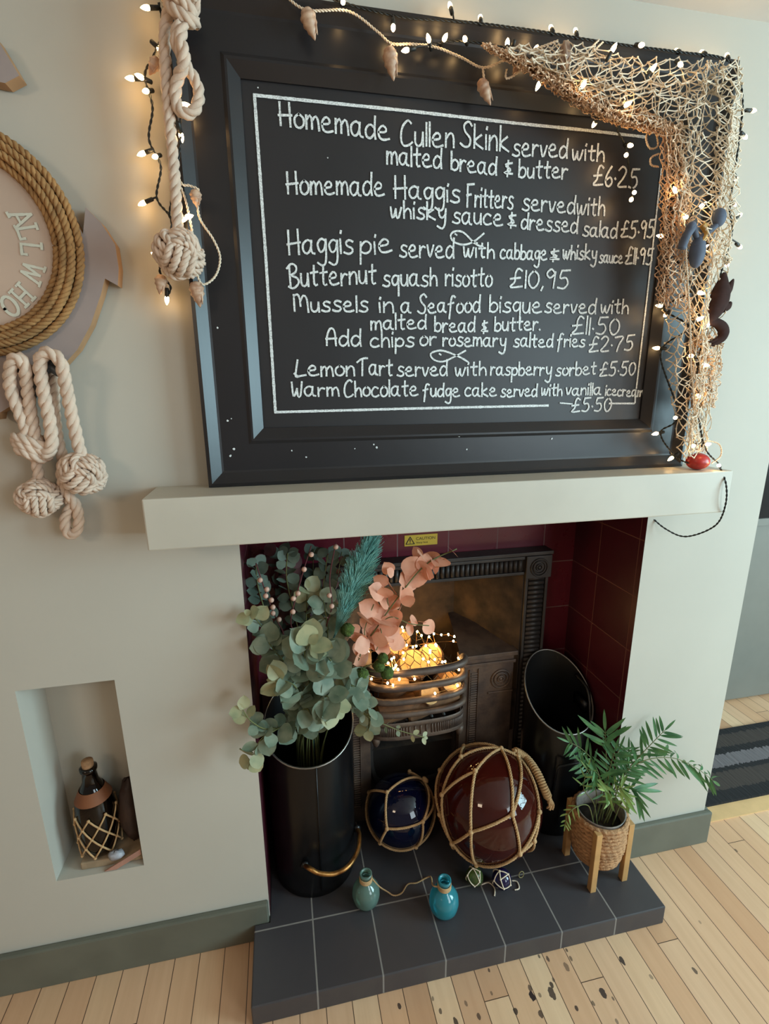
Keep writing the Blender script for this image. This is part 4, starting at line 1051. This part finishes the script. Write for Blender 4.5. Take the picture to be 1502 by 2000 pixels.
SP=[ # tip path (px,py,depth), nleaf,L,mat,start,label
 ([(590,1320,.12),(570,1200,.16),(545,1075,.19)],11,.050,M_euc2,None,'dark green eucalyptus spray rising into the top left corner of the opening'),
 ([(605,1320,.14),(610,1200,.17),(612,1072,.20)],12,.050,M_euc2,None,'dark green eucalyptus spray standing tallest in the middle of the bouquet'),
 ([(620,1320,.14),(645,1200,.17),(668,1078,.20)],11,.046,M_euc2,None,'green eucalyptus spray leaning right beside the teal plume'),
 ([(590,1320,.1),(530,1220,.09),(505,1150,.08),(500,1100,.08)],12,.036,M_euc2,None,'small leaved dark eucalyptus spray along the left edge of the opening'),
 ([(600,1320,.1),(575,1200,.1),(560,1130,.1),(562,1080,.1)],12,.038,M_euc2,None,'small leaved dark eucalyptus spray between the left two berry branches'),
 ([(610,1320,.1),(625,1210,.1),(632,1140,.1),(640,1085,.1)],12,.040,M_euc2,None,'small leaved eucalyptus spray between the middle and right berry branches'),
 ([(620,1320,.1),(655,1220,.1),(680,1150,.12),(690,1100,.13)],9,.036,M_euc2,None,'small leaved dark eucalyptus spray hidden partly behind the teal plume'),
 ([(600,1330,.1),(598,1230,.08),(600,1150,.08)],9,.052,M_euc,M_eucy,'grey green eucalyptus spray in the upper centre below the berry stems'),
 ([(620,1330,.1),(640,1250,.07),(632,1172,.06)],8,.055,M_euc,None,'grey green eucalyptus spray with broad leaves left of the plume base'),
 ([(590,1360,.1),(545,1290,.07),(512,1225,.0),(488,1200,-.035)],8,.046,M_euc,M_eucy,'grey green eucalyptus spray reaching left with tip against the white wall'),
 ([(600,1360,.08),(570,1310,.02),(540,1275,-.01),(525,1255,-.02)],8,.058,M_euc,None,'broad leaved eucalyptus spray fanning left above the scuttle rim'),
 ([(610,1370,.06),(600,1310,-.03),(595,1275,-.06),(605,1258,-.07)],10,.068,M_euc,M_eucy,'broad leaved eucalyptus spray facing front at the heart of the bouquet'),
 ([(620,1380,.06),(645,1330,-.02),(650,1300,-.05),(640,1282,-.06)],9,.066,M_euc,None,'broad leaved eucalyptus spray facing front right of the heart'),
 ([(605,1390,.05),(590,1360,-.03),(570,1335,-.06),(545,1330,-.06)],9,.062,M_euc,M_eucy,'broad leaved eucalyptus spray facing front low on the left'),
 ([(615,1400,.05),(625,1370,-.04),(640,1360,-.07),(650,1385,-.07)],9,.064,M_euc,M_eucy,'broad leaved eucalyptus spray drooping over the front rim'),
 ([(620,1400,.06),(665,1350,.0),(690,1340,-.02),(705,1370,-.02)],8,.058,M_euc,None,'broad leaved eucalyptus spray bending over the right rim'),
 ([(600,1420,.06),(585,1395,-.02),(600,1385,-.05),(610,1410,-.05)],7,.050,M_euc,None,'grey green eucalyptus spray hanging just over the stems in the scuttle mouth'),
 ([(600,1440,.06),(570,1415,.0),(538,1426,-.05),(508,1446,-.065),(490,1488,-.07)],9,.050,M_euc,M_eucy,'eucalyptus spray drooping left over the scuttle side across the wall edge'),
 ([(595,1430,.06),(560,1420,-.01),(520,1424,-.06),(490,1408,-.065),(474,1386,-.065)],6,.036,M_euc,M_eucy,'small eucalyptus sprig curling up at the far lower left'),
 ([(630,1410,.06),(680,1350,-.01),(712,1370,-.02),(722,1410,-.02),(716,1425,-.02)],8,.046,M_euc,M_eucy,'eucalyptus spray drooping right in front of the fire basket corner'),
 ([(630,1410,.06),(680,1375,-.01),(720,1400,-.02),(775,1425,-.02),(828,1440,-.02)],7,.028,M_euc,M_eucy,'thin eucalyptus tendril trailing right below the fire basket bars'),
]
for k,(tip,nl,L,lm,ym,lab) in enumerate(SP):
    dx,dy=.05*math.cos(k*2.4),.05*math.sin(k*2.4)
    path=stemstart(dx*.6,dy*.6)+[W(*p) for p in tip]
    tr=k>=len(SP)-2
    spray('eucalyptus_spray',lab,'foliage',path,nl,L,lm,M_stem,start=.42 if not tr else .55,ym=ym,group=gE,seed=20+k,face=1.2,taper=.25 if not tr else .4,aspect=1.0 if k!=len(SP)-1 else .7)
# burgundy
for k,(tip,lab) in enumerate((([(580,1250,.14),(540,1160,.17),(515,1078,.17)],'dark burgundy leaf stem at the far upper left of the bouquet'),([(590,1250,.14),(565,1170,.15),(572,1105,.15)],'dark burgundy leaf stem behind the left berry branch'),([(620,1260,.16),(630,1170,.19),(640,1120,.2)],'dark burgundy leaf stem behind the centre of the bouquet'))):
    spray('burgundy_stem',lab,'foliage',stemstart(-.02+.02*k,.03)+[W(*p) for p in tip],8,.046,M_burg,M_redstem,start=.55,group='burgundy stems in the large scuttle',seed=60+k,face=1,taper=.2)
# berries
for k,(tip,br,lab) in enumerate((
 ([(560,1260,.08),(540,1210,.045),(520,1160,.04),(500,1100,.045)],[(508,1133),(521,1151),(519,1164),(530,1172),(533,1186),(533,1198),(545,1210)],'pink berry branch on the left of the bouquet'),
 ([(580,1260,.07),(568,1215,.03),(580,1160,.03),(594,1110,.035),(608,1066,.04)],[(608,1083),(594,1112),(582,1159),(573,1169),(572,1195)],'pink berry branch in the middle of the bouquet'),
 ([(630,1260,.08),(648,1185,.05),(644,1130,.05),(656,1060,.05)],[(656,1068),(643,1163),(648,1184)],'pink berry branch just left of the teal plume'))):
    path=stemstart(.01*k,.0)+[W(*p) for p in tip]; P=smooth(path,8); t=thing('berry_branch',lab,'berry branch',path[0],'berry branches in the large scuttle')
    stm=MB().tube(P,.0014,6)
    for (x,y) in br:
        p=at(x,y,y=.042); q_=nearest(P,p); p=at(x,y,y=float(q_[1])-.006); obj('berry',MB().ball(p,.0062,12,8),M_berry,t); stm.tube([q_,p],.0009,5)
    obj('stem',stm,M_redstem,t)
# plume
base=W(655,1238,.05); tipp=W(722,1062,.06); ax=tipp-base; Lp=np.linalg.norm(ax); axu=ax/Lp
pl=thing('pampas_plume','feathery teal dyed pampas plume standing right of the eucalyptus','pampas grass',(.14,.14,.09))
obj('stem',MB().tube(smooth([(.14,.14,.09),(.14,.13,.45),base-axu*.12,base,base+ax*.7],8),.0022,6),M_plumestem,pl)
P0=[];P1=[];q=np.random.RandomState(5); s1=unit(np.cross(axu,[0,1,0])); s2=np.cross(axu,s1)
for i in range(1500):
    f=q.uniform(-.02,.97); a=q.uniform(0,2*PI); out=s1*math.cos(a)+s2*math.sin(a)*.7
    wd=.034*math.sin(PI*min(1,max(.03,f*.9+.06)))**.8+.003
    p=base+ax*f+out*.002; m1=p+axu*.022+out*wd*.45*q.uniform(.6,1.1); e=p+axu*(.045+.02*q.rand())+out*wd*q.uniform(.6,1.15)-np.array([0,0,.004])
    P0+=[p,m1];P1+=[m1,e]
obj('plume_fibres',MB().sticks(P0,P1,.00055,3),M_plume,pl)
# peach
pe=thing('peach_eucalyptus_spray','peach coloured dyed eucalyptus spray arching right over the fire basket','foliage',(.16,.14,.09))
main=[(.16,.14,.09),(.165,.13,.44),W(690,1300,.06),W(740,1220,.04),W(790,1150,.05),W(835,1100,.06),W(892,1072,.07)]
mb=MB().tube(smooth(main,8),.0019,6)
for br in ([(740,1220,.04),(765,1205,.03),(800,1218,.03),(838,1222,.03)],[(700,1290,.06),(715,1260,.04),(712,1230,.03),(730,1180,.04)],[(760,1190,.045),(752,1140,.05),(757,1112,.05)],[(790,1150,.05),(800,1170,.04),(800,1178,.04)],[(690,1300,.06),(700,1290,.03),(705,1275,.03)],[(740,1220,.04),(745,1240,.02),(735,1270,.02)]):
    mb.tube(pxpath(br,0),.0013,5)
obj('stem',mb,M_stem,pe)
lv=MB(); q=np.random.RandomState(9); Pm=smooth(main,8)
PL=[(885,1078,16),(868,1075,0),(860,1097,20),(843,1091,18),(850,1105,15),(824,1085,16),(815,1080,13),(828,1115,22),(812,1125,24),(803,1105,20),(800,1133,22),(830,1100,18),(838,1118,16),
(758,1110,13),(763,1118,10),(744,1134,15),(763,1145,20),(737,1155,19),(750,1170,20),(752,1158,16),(783,1157,15),(795,1163,15),(797,1174,14),(765,1178,20),(721,1188,20),(712,1208,20),(741,1200,20),(748,1215,24),(766,1206,22),(735,1222,22),(760,1222,20),(772,1215,16),(782,1187,12),(801,1228,15),(808,1212,12),(838,1225,16),(825,1215,9),
(738,1240,20),(735,1260,18),(747,1265,18),(700,1245,18),(708,1260,18),(707,1285,20),(727,1252,22),(775,1254,18),(770,1238,16),(742,1250,16),(718,1228,14),(756,1240,17),(703,1268,15),(690,1232,15),(716,1216,14)]
for (x,y,s) in PL:
    if s==0: continue
    dep=.06-.03*(x<800)+.012*q.randn(); p=at(x,y,y=dep); m_=nearest(Pm,p); d=unit(p-m_+q.randn(3)*.014); L=s*2.1/760
    leaf(lv,p-d*L*.5,d,unit(tocam(p)+q.randn(3)*.42),L,L*.92,q.uniform(.02,.2))
obj('leaves',lv,M_peach,pe)
# moss balls
ms=thing('moss_ball_pick','green moss ball pick poking out on the right of the bouquet','foliage',(.15,.13,.09))
obj('stem',MB().tube(smooth([(.15,.13,.09),(.16,.12,.44),W(690,1330,.03),W(720,1300,.02),W(745,1296,.02)],8),.0015,6).tube(smooth([W(690,1330,.03),W(706,1320,.02)],4),.0013,5).tube(pxpath([(720,1310,.02),(755,1315,.015)],0),.0013,5),M_stem,ms)
for (x,y,r) in ((706,1318,.019),(748,1286,.0135),(741,1301,.0145),(756,1314,.0165),(679,1230,.016)):
    c=at(x,y,y=.012); mb=MB().ball(c,r,18,12); mb.v[0]+=rng.randn(*mb.v[0].shape)*r*.06; obj('moss_ball',mb,M_moss,ms)

# ================================================================== GLASS FLOATS
def solve_sphere(px,py,rpx,z0=HZ):
    d=CM@np.array([(px-751)/FPX,-(py-1000)/FPX,-1.0]); d/=np.linalg.norm(d)
    cs=FPX/math.hypot(FPX,math.hypot(px-751,py-1000)); s=math.sin(rpx*cs/FPX); t=(CAM[2]-z0)/(s-d[2]); return CAM+t*d,t*s
def cord(mb,a,b,c,R,r,rp=True,sag=0):
    A=unit(a-c);Bv=unit(b-c); P=[]
    w=math.acos(max(-1,min(1,A@Bv)))
    for t in np.linspace(0,1,max(4,int(w/.12))):
        v=(math.sin((1-t)*w)*A+math.sin(t*w)*Bv)/max(1e-6,math.sin(w)); P.append(c+unit(v)*(R+r))
    mb.rope(P,r,sides=5) if rp else mb.tube(P,r,6)
def gfloat(px,py,rpx,gm,label,nodes,edges,r,back=None,extra=None,cm=None):
    c,R=solve_sphere(px,py,rpx); R=R*.985; c=c.copy(); c[2]=HZ+R+2*r*.95
    t=thing('glass_float',label,'glass float',(c[0],c[1],HZ),'glass fishing floats')
    obj('glass_ball',MB().ball(c,R,64,40),gm,t)
    mb=MB(); N=[on_sphere(x,y,c,R,r) for x,y in nodes]
    for a,b in edges: cord(mb,N[a],N[b],c,R,r)
    for p in N: mb.ball(p+unit(p-c)*r*.3,r*1.75,10,8)
    if back:
        # cords carried round the hidden side
        for a,b in back: cord(mb,N[a],2*c-N[b] ,c,R,r)
    if extra: extra(mb,c,R,r)
    obj('rope_net',mb,cm or M_twine,t); return c,R
def amb(mb,c,R,r):
    P=[on_sphere(x,y,c,R,l) for x,y,l in ((1000,1472,.01),(1020,1485,.014),(1038,1512,.016),(1052,1545,.018),(1064,1568,.022))]
    S=smooth(P,8); mb.rope(S,r*2.1)
    for k in range(2,28):
        p=S[k]; T=unit(S[k+1]-S[k-1]); u=unit(np.cross(T,unit(p-c))); v=np.cross(T,u); th=np.linspace(0,2*PI,12,endpoint=False)
        mb.tube(p+r*2.3*(np.cos(th)[:,None]*u+np.sin(th)[:,None]*v),r*.8,5,closed=True)
    e=S[-1]
    for k in range(4): mb.rope(smooth([S[-8],e+np.array([.004*k-.006,-.004,.0]),e+np.array([.004*k-.01,-.008*(k%2),-.016])],6),r*.8)
AN=[(902,1481),(929,1508),(866,1553),(921,1623),(999,1590),(1050,1585),(931,1686),(1013,1664),(978,1465),(862,1590),(853,1500),(905,1455),(885,1645),(1040,1640),(1010,1480)]
AE=[(8,0),(0,2),(8,1),(1,2),(1,3),(3,4),(8,4),(14,4),(3,6),(4,7),(6,7),(14,5),(5,7),(2,12),(12,3),(8,14),(0,11),(11,10),(5,13),(13,7),(12,6),(8,11),(10,9),(9,12)]
gfloat(953,1569,104,M_amber,'large amber glass float in tan rope net on the hearth',AN,AE,.0042,back=[(11,7),(10,5),(12,14),(13,0)],extra=amb)
def blu(mb,c,R,r):
    for p in ((843,1512),(832,1518)):
        q_=on_sphere(p[0],p[1],c,R,.008); mb.ball(q_,r*2.6,10,8)
BN=[(757,1549),(757,1617),(824,1604),(830,1522),(722,1549),(740,1650),(815,1660),(846,1560),(800,1506)]
BE=[(0,3),(0,1),(1,2),(2,3),(0,4),(1,5),(2,6),(5,6),(3,7),(7,2),(3,8),(4,5),(7,6)]
gfloat(782,1583,66,M_blue,'medium cobalt blue glass float in tan rope net left of the large amber one',BN,BE,.0036,back=[(4,2),(8,1),(7,0)],extra=blu)
gfloat(927,1713,17,M_green,'tiny pale green glass float in cream string net in front of the large amber one',[(924,1697),(936,1703),(936,1722),(927,1730),(914,1710)],[(0,1),(1,2),(2,3),(3,4),(4,0),(0,2)],.0014,back=[(0,2),(4,1)],cm=M_cream)
gfloat(980,1718,19,M_violet,'tiny violet glass float in cream string net in front of the large amber one',[(976,1702),(992,1708),(996,1728),(984,1735),(966,1720),(978,1718)],[(0,1),(1,2),(2,3),(3,4),(4,0),(5,1),(5,3),(5,0)],.0015,back=[(0,2),(4,1)],cm=M_cream)
# loose string by the small floats
mb=MB(); zt=HZ+.0022
def gpath(pts): return smooth([at(x,y,z=zt+(p[0] if p else 0)) for x,y,*p in pts],8)
mb.rope(gpath([(940,1728),(955,1724),(966,1735),(966,1750)]),.0019,strands=2,sides=5)
mb.rope(gpath([(1000,1720),(1010,1722),(1014,1735),(1005,1738)]),.0019,strands=2,sides=5)
obj('string_scrap',mb,M_cream,label='loose frayed cream string ends beside the tiny floats',cat='string')
mb=MB(); c=at(1018,1708,z=HZ+.012); th=np.linspace(0,2*PI,20,endpoint=False)
mb.tube(np.column_stack([c[0]+.0075*np.cos(th),c[1]+.002*np.sin(th)*0,c[2]+.011*np.sin(th)]),.0014,6,closed=True)
obj('string_ring',mb,mat('olive_string',(150,140,96),.8),label='tiny olive string loop standing behind the violet float',cat='string')

# ================================================================== BOTTLES
def bottle(px,py,rpx,gm,label,tilt=(0,0)):
    c,R=solve_sphere(px,py,rpx); t=thing('glass_bottle',label,'bottle',(c[0],c[1],HZ),'small round bottles on the hearth')
    pr=[(R*.45,0.0),(R*.72,.003),(R*.95,R*.5),(R,R*.95),(R*.93,R*1.4),(R*.68,R*1.78),(R*.40,R*1.98),(R*.36,R*2.2),(R*.36,R*2.5),(R*.45,R*2.56),(R*.45,R*2.7),(R*.34,R*2.72),(R*.30,R*2.5)]
    obj('glass_body',MB().lathe(pr,(c[0],c[1],HZ+.0005),(0,0,1),36,caps=False).lathe([(R*.45,0),(.0004,.0005)],(c[0],c[1],HZ+.0006),(0,0,1),36,caps=False),gm,t)
    mb=MB()
    for k in range(5):
        th=np.linspace(0,2*PI,24,endpoint=False); rr=R*.40+.0014
        mb.tube(np.column_stack([c[0]+rr*np.cos(th),c[1]+rr*np.sin(th),np.full_like(th,HZ+R*(2.1+.075*k))]),.0014,5,closed=True)
    obj('twine_wrap',mb,M_twine,t); return c,R
c1,R1=bottle(715,1742,27,M_bottle1,'pale sea green round bottle with twine neck at the left front of the hearth')
c2,R2=bottle(867,1757,29,M_bottle2,'bright turquoise round bottle with twine neck at the front of the hearth')
mb=MB(); n1=np.array([c1[0]+R1*.4,c1[1],HZ+R1*2.2]); n2=np.array([c2[0]-R2*.4,c2[1],HZ+R2*2.2])
zt=HZ+.003
mb.rope(smooth([n1,n1+np.array([.02,-.004,-.03]),at(757,1742,z=zt+.012),at(770,1749,z=zt),at(785,1744,z=zt),at(797,1727,z=zt),at(815,1724,z=zt),at(840,1712,z=zt+.006),n2+np.array([-.012,.012,-.005]),n2],8),.0021,strands=2,sides=5)
obj('jute_twine',mb,M_twine,label='jute twine trailing across the hearth between the two small round bottles',cat='twine')

# ================================================================== PLANT
PC=np.array([.921,-.054])
zt=float(at(1165,1627,y=-.116)[2])
pst=thing('planter_stand','round woven seagrass planter held by square pale wooden legs on the hearth right end','planter',(PC[0],PC[1],HZ))
br=.0705; bz0,bz1=HZ+.055,float(zt)+.004
n=56; pr=[]
NR_=12
for k in range(NR_+1):
    f=k/NR_; r=br*(.80+.20*min(1,f*2.2)**.7); pr.append((r,bz0+(bz1-bz0)*f))
mb=MB().lathe([(.001,bz0)]+pr+[(br*.93,bz1),(br*.90,bz1-.02)],(PC[0],PC[1],0),(0,0,1),n,caps=False)
for k in range(NR_):   # coiled weave
    f=(k+.5)/NR_; r=br*(.80+.20*min(1,f*2.2)**.7); th=np.linspace(0,2*PI,90,endpoint=False)
    mb.tube(np.column_stack([PC[0]+(r+.0012*np.sin(th*26+k*2))*np.cos(th),PC[1]+(r+.0012*np.sin(th*26+k*2))*np.sin(th),bz0+(bz1-bz0)*f+.0015*np.sin(th*26+k)]),.0062,6,closed=True)
obj('basket',mb,M_basket,pst)
obj('plastic_liner',MB().lathe([(br*.9,bz1-.05),(br*.9,bz1+.002),(br*.94,bz1+.008),(br*.86,bz1+.004),(br*.84,bz1-.05)],(PC[0],PC[1],0),(0,0,1),40,caps=False),M_liner,pst)
for (x,y) in ((.872,-.117),(.978,-.106),(.864,-.001),(.970,.010)):
    obj('leg',MB().box((x-.0085,y-.0085,HZ),(x+.0085,y+.0085,zt)),M_oak,pst,smooth_=False,bevel=.0012)
plm=thing('parlour_palm','leafy green parlour palm growing in the woven planter','plant',(PC[0],PC[1],bz1-.03))
obj('soil',MB().lathe([(br*.84,bz1-.035),(br*.5,bz1-.028),(.001,bz1-.026)],(PC[0],PC[1],0),(0,0,1),32),M_soil,plm)
def frond(path,n,L,lm,start=.35,droop=.25,seed=0,wd=.1,spread=.9,tip=True,twist=0):
    q=np.random.RandomState(seed); P=smooth(path,8)
    fr=obj('frond_stem',MB().tube(P,np.linspace(.0018,.0008,len(P)),5),M_stem,plm)
    lv=MB()
    for k in range(n):
        f=start+(1-start)*k/(n-1); i=min(len(P)-2,int(f*(len(P)-1))); p=P[i]; T=unit(P[i+1]-P[i])
        side=unit(np.cross(T,unit(tocam(p)*.9+np.array([0,0,.5])+q.randn(3)*.15)))
        for sg in (1,-1):
            d=unit(side*sg*spread+T*(.55+.3*f)+np.array([0,0,-droop*.6])+q.randn(3)*.10)
            l=L*(math.sin(PI*(.2+.62*(f-start)/(1-start+1e-6)))*.55+.5)*q.uniform(.85,1.1)
            leaf(lv,p,d,unit(np.cross(d,np.cross(tocam(p),d))+q.randn(3)*.25),l,l*wd*1.05,droop*.5,seg=7)
    if tip: leaf(lv,P[-1],unit(P[-1]-P[-3]),tocam(P[-1]),L*.8,L*.11)
    obj('leaflets',lv,lm,plm)
r0=lambda dx,dy:np.array([PC[0]+dx,PC[1]+dy,bz1-.03])
FR=[(r0(0,.01),[(1183,1530,-.05),(1184,1480,-.05),(1182,1428,-.05)],5,.078,M_palm,.8,.0,.13),
(r0(.02,0),[(1205,1530,-.06),(1240,1487,-.06),(1275,1450,-.06),(1298,1427,-.06)],12,.054,M_palm,.38,.3,.14),
(r0(.025,-.01),[(1215,1520,-.07),(1255,1487,-.08),(1310,1480,-.08),(1355,1497,-.08),(1392,1524,-.08)],14,.070,M_palm,.36,.5,.13),
(r0(.03,-.02),[(1220,1550,-.08),(1232,1540,-.09),(1243,1545,-.1)],5,.072,M_palm,.7,.4,.13),
(r0(-.01,0),[(1175,1540,-.05),(1160,1490,-.04),(1135,1462,-.04),(1112,1450,-.04)],7,.05,M_palm,.5,.3,.14),
(r0(.0,-.01),[(1185,1545,-.07),(1190,1505,-.08),(1200,1470,-.08)],8,.055,M_palm,.45,.3,.14),
(r0(.01,-.02),[(1200,1560,-.08),(1215,1520,-.1),(1232,1500,-.1)],8,.048,M_palm,.45,.35,.14),
(r0(-.01,-.01),[(1180,1560,-.06),(1172,1520,-.08),(1160,1505,-.09)],7,.05,M_palm,.45,.4,.14),
(r0(.02,.01),[(1195,1540,-.05),(1200,1490,-.04),(1210,1462,-.04)],7,.05,M_palm,.45,.3,.13),
(r0(.01,-.02),[(1200,1570,-.09),(1205,1545,-.11),(1215,1540,-.12)],7,.045,M_palmy,.4,.5,.16),
(r0(.02,-.03),[(1210,1575,-.1),(1222,1560,-.115),(1230,1570,-.12)],6,.04,M_palmy,.4,.6,.16),
(r0(.0,-.02),[(1195,1570,-.09),(1190,1550,-.11),(1182,1545,-.12)],6,.042,M_palmy,.4,.5,.15),
(r0(.015,.02),[(1205,1540,-.03),(1225,1500,-.02),(1228,1465,-.02)],8,.05,M_palm,.45,.3,.14),
(r0(-.02,.0),[(1165,1550,-.06),(1150,1510,-.06),(1135,1490,-.06)],8,.045,M_palm,.45,.4,.14),
(r0(-.03,-.02),[(1150,1575,-.09),(1128,1575,-.12),(1110,1590,-.125),(1104,1612,-.125)],5,.03,M_palmy,.5,.5,.14),
(r0(-.02,-.02),[(1160,1570,-.07),(1140,1540,-.08),(1148,1500,-.08)],4,.035,M_palmy,.6,.3,.12)]
for k,(b,tip,nn,L,lm,stt,dr,wd) in enumerate(FR): frond([b]+[W(*p) for p in tip],nn,L,lm,stt,dr,80+k,wd)

# ================================================================== NICHE
nb=thing('netted_bottle','dark brown bottle in diamond twine net standing in the wall niche','bottle',(-.392,.060,NZ0+.022))
bx,by_=-.392,.060; bz=NZ0+.0222
pr=[(.030,0),(.040,.005),(.044,.03),(.044,.115),(.040,.145),(.026,.175),(.017,.195),(.016,.220),(.019,.223),(.019,.231),(.012,.232)]
obj('glass_body',MB().lathe(pr,(bx,by_,bz),(0,0,1),32),M_brown,nb)
obj('cork',MB().lathe([(.011,0),(.013,.02),(.0125,.03)],(bx,by_,bz+.218),(0,0,1),16),M_cork,nb)
mb=MB(); q=[]
for j in range(5):
    for i in range(8):
        z0=bz+.010+.027*j; f=lambda i,j:(bx+(.0465 if j<5 else .04)*math.cos(2*PI*(i+.5*(j%2))/8),by_+(.0465 if j<5 else .04)*math.sin(2*PI*(i+.5*(j%2))/8),bz+.010+.027*j)
        a=np.array(f(i,j))
        if j<4:
            for di in ((0,-1) if j%2==0 else (0,1)):
                b=np.array(f(i+di,j+1)); m_=(a+b)/2; cc=np.array([bx,by_,m_[2]]); m_=cc+unit(m_-cc)*.0465; mb.tube([a,m_,b],.0022,5)
        mb.ball(a,.004,6,5)
obj('twine_net',mb,M_twine,nb)
obj('paper_label',MB().lathe([(.0405,.147),(.0275,.174)],(bx,by_,bz+.0008),(0,0,1),32,caps=False),mat('orange_label',(128,76,44),.7),nb)
dw=[at(x,y,y=.07) for x,y in ((226,1478),(262,1486),(275,1560),(262,1625),(225,1610),(215,1540))]
mb=MB(); cen=np.array([-.314,.066,NZ0+.035]); mb.ball(cen+np.array([0,0,.075]),.028,16,12,(.95,1.3,3.2)); mb.v[0]+=rng.randn(*mb.v[0].shape)*.0018
obj('driftwood_piece',mb,M_darkwood,label='upright lump of dark driftwood behind the netted bottle in the niche',cat='driftwood')
mb=MB(); mb.ball((-.345,.012,NZ0+.0345),.0145,12,8,(1.3,.8,.8)); mb.v[0]+=rng.randn(*mb.v[0].shape)*.0012
obj('quartz_stone',mb,mat('pale_quartz',(170,172,180),.35,var=.3,vscale=90),label='small pale quartz stone at the foot of the netted bottle',cat='stone')
mb=MB().box((-.428,.016,NZ0+.001),(-.288,.112,NZ0+.0215)); obj('wood_block',mb,M_drift,smooth_=False,bevel=.003,label='flat sandy wooden block under the netted bottle in the niche',cat='wood block')
mb=MB(); P=[(-.375,-.002),(-.355,-.004),(-.291,.02),(-.291,.045)]
mb.add([(-.372,.0005,NZ0+.002),(-.345,.0005,NZ0+.002),(-.288,.004,NZ0+.03),(-.288,.004,NZ0+.045),(-.372,.0045,NZ0+.002),(-.345,.0045,NZ0+.002),(-.288,.0052,NZ0+.03),(-.288,.0052,NZ0+.045)],[(0,1,2,3),(7,6,5,4),(0,4,5,1),(1,5,6,2),(2,6,7,3),(3,7,4,0)])
obj('wood_offcut',mb,M_pinkwood,smooth_=False,label='pinkish wooden offcut leaning at the front right corner of the niche',cat='wood offcut')
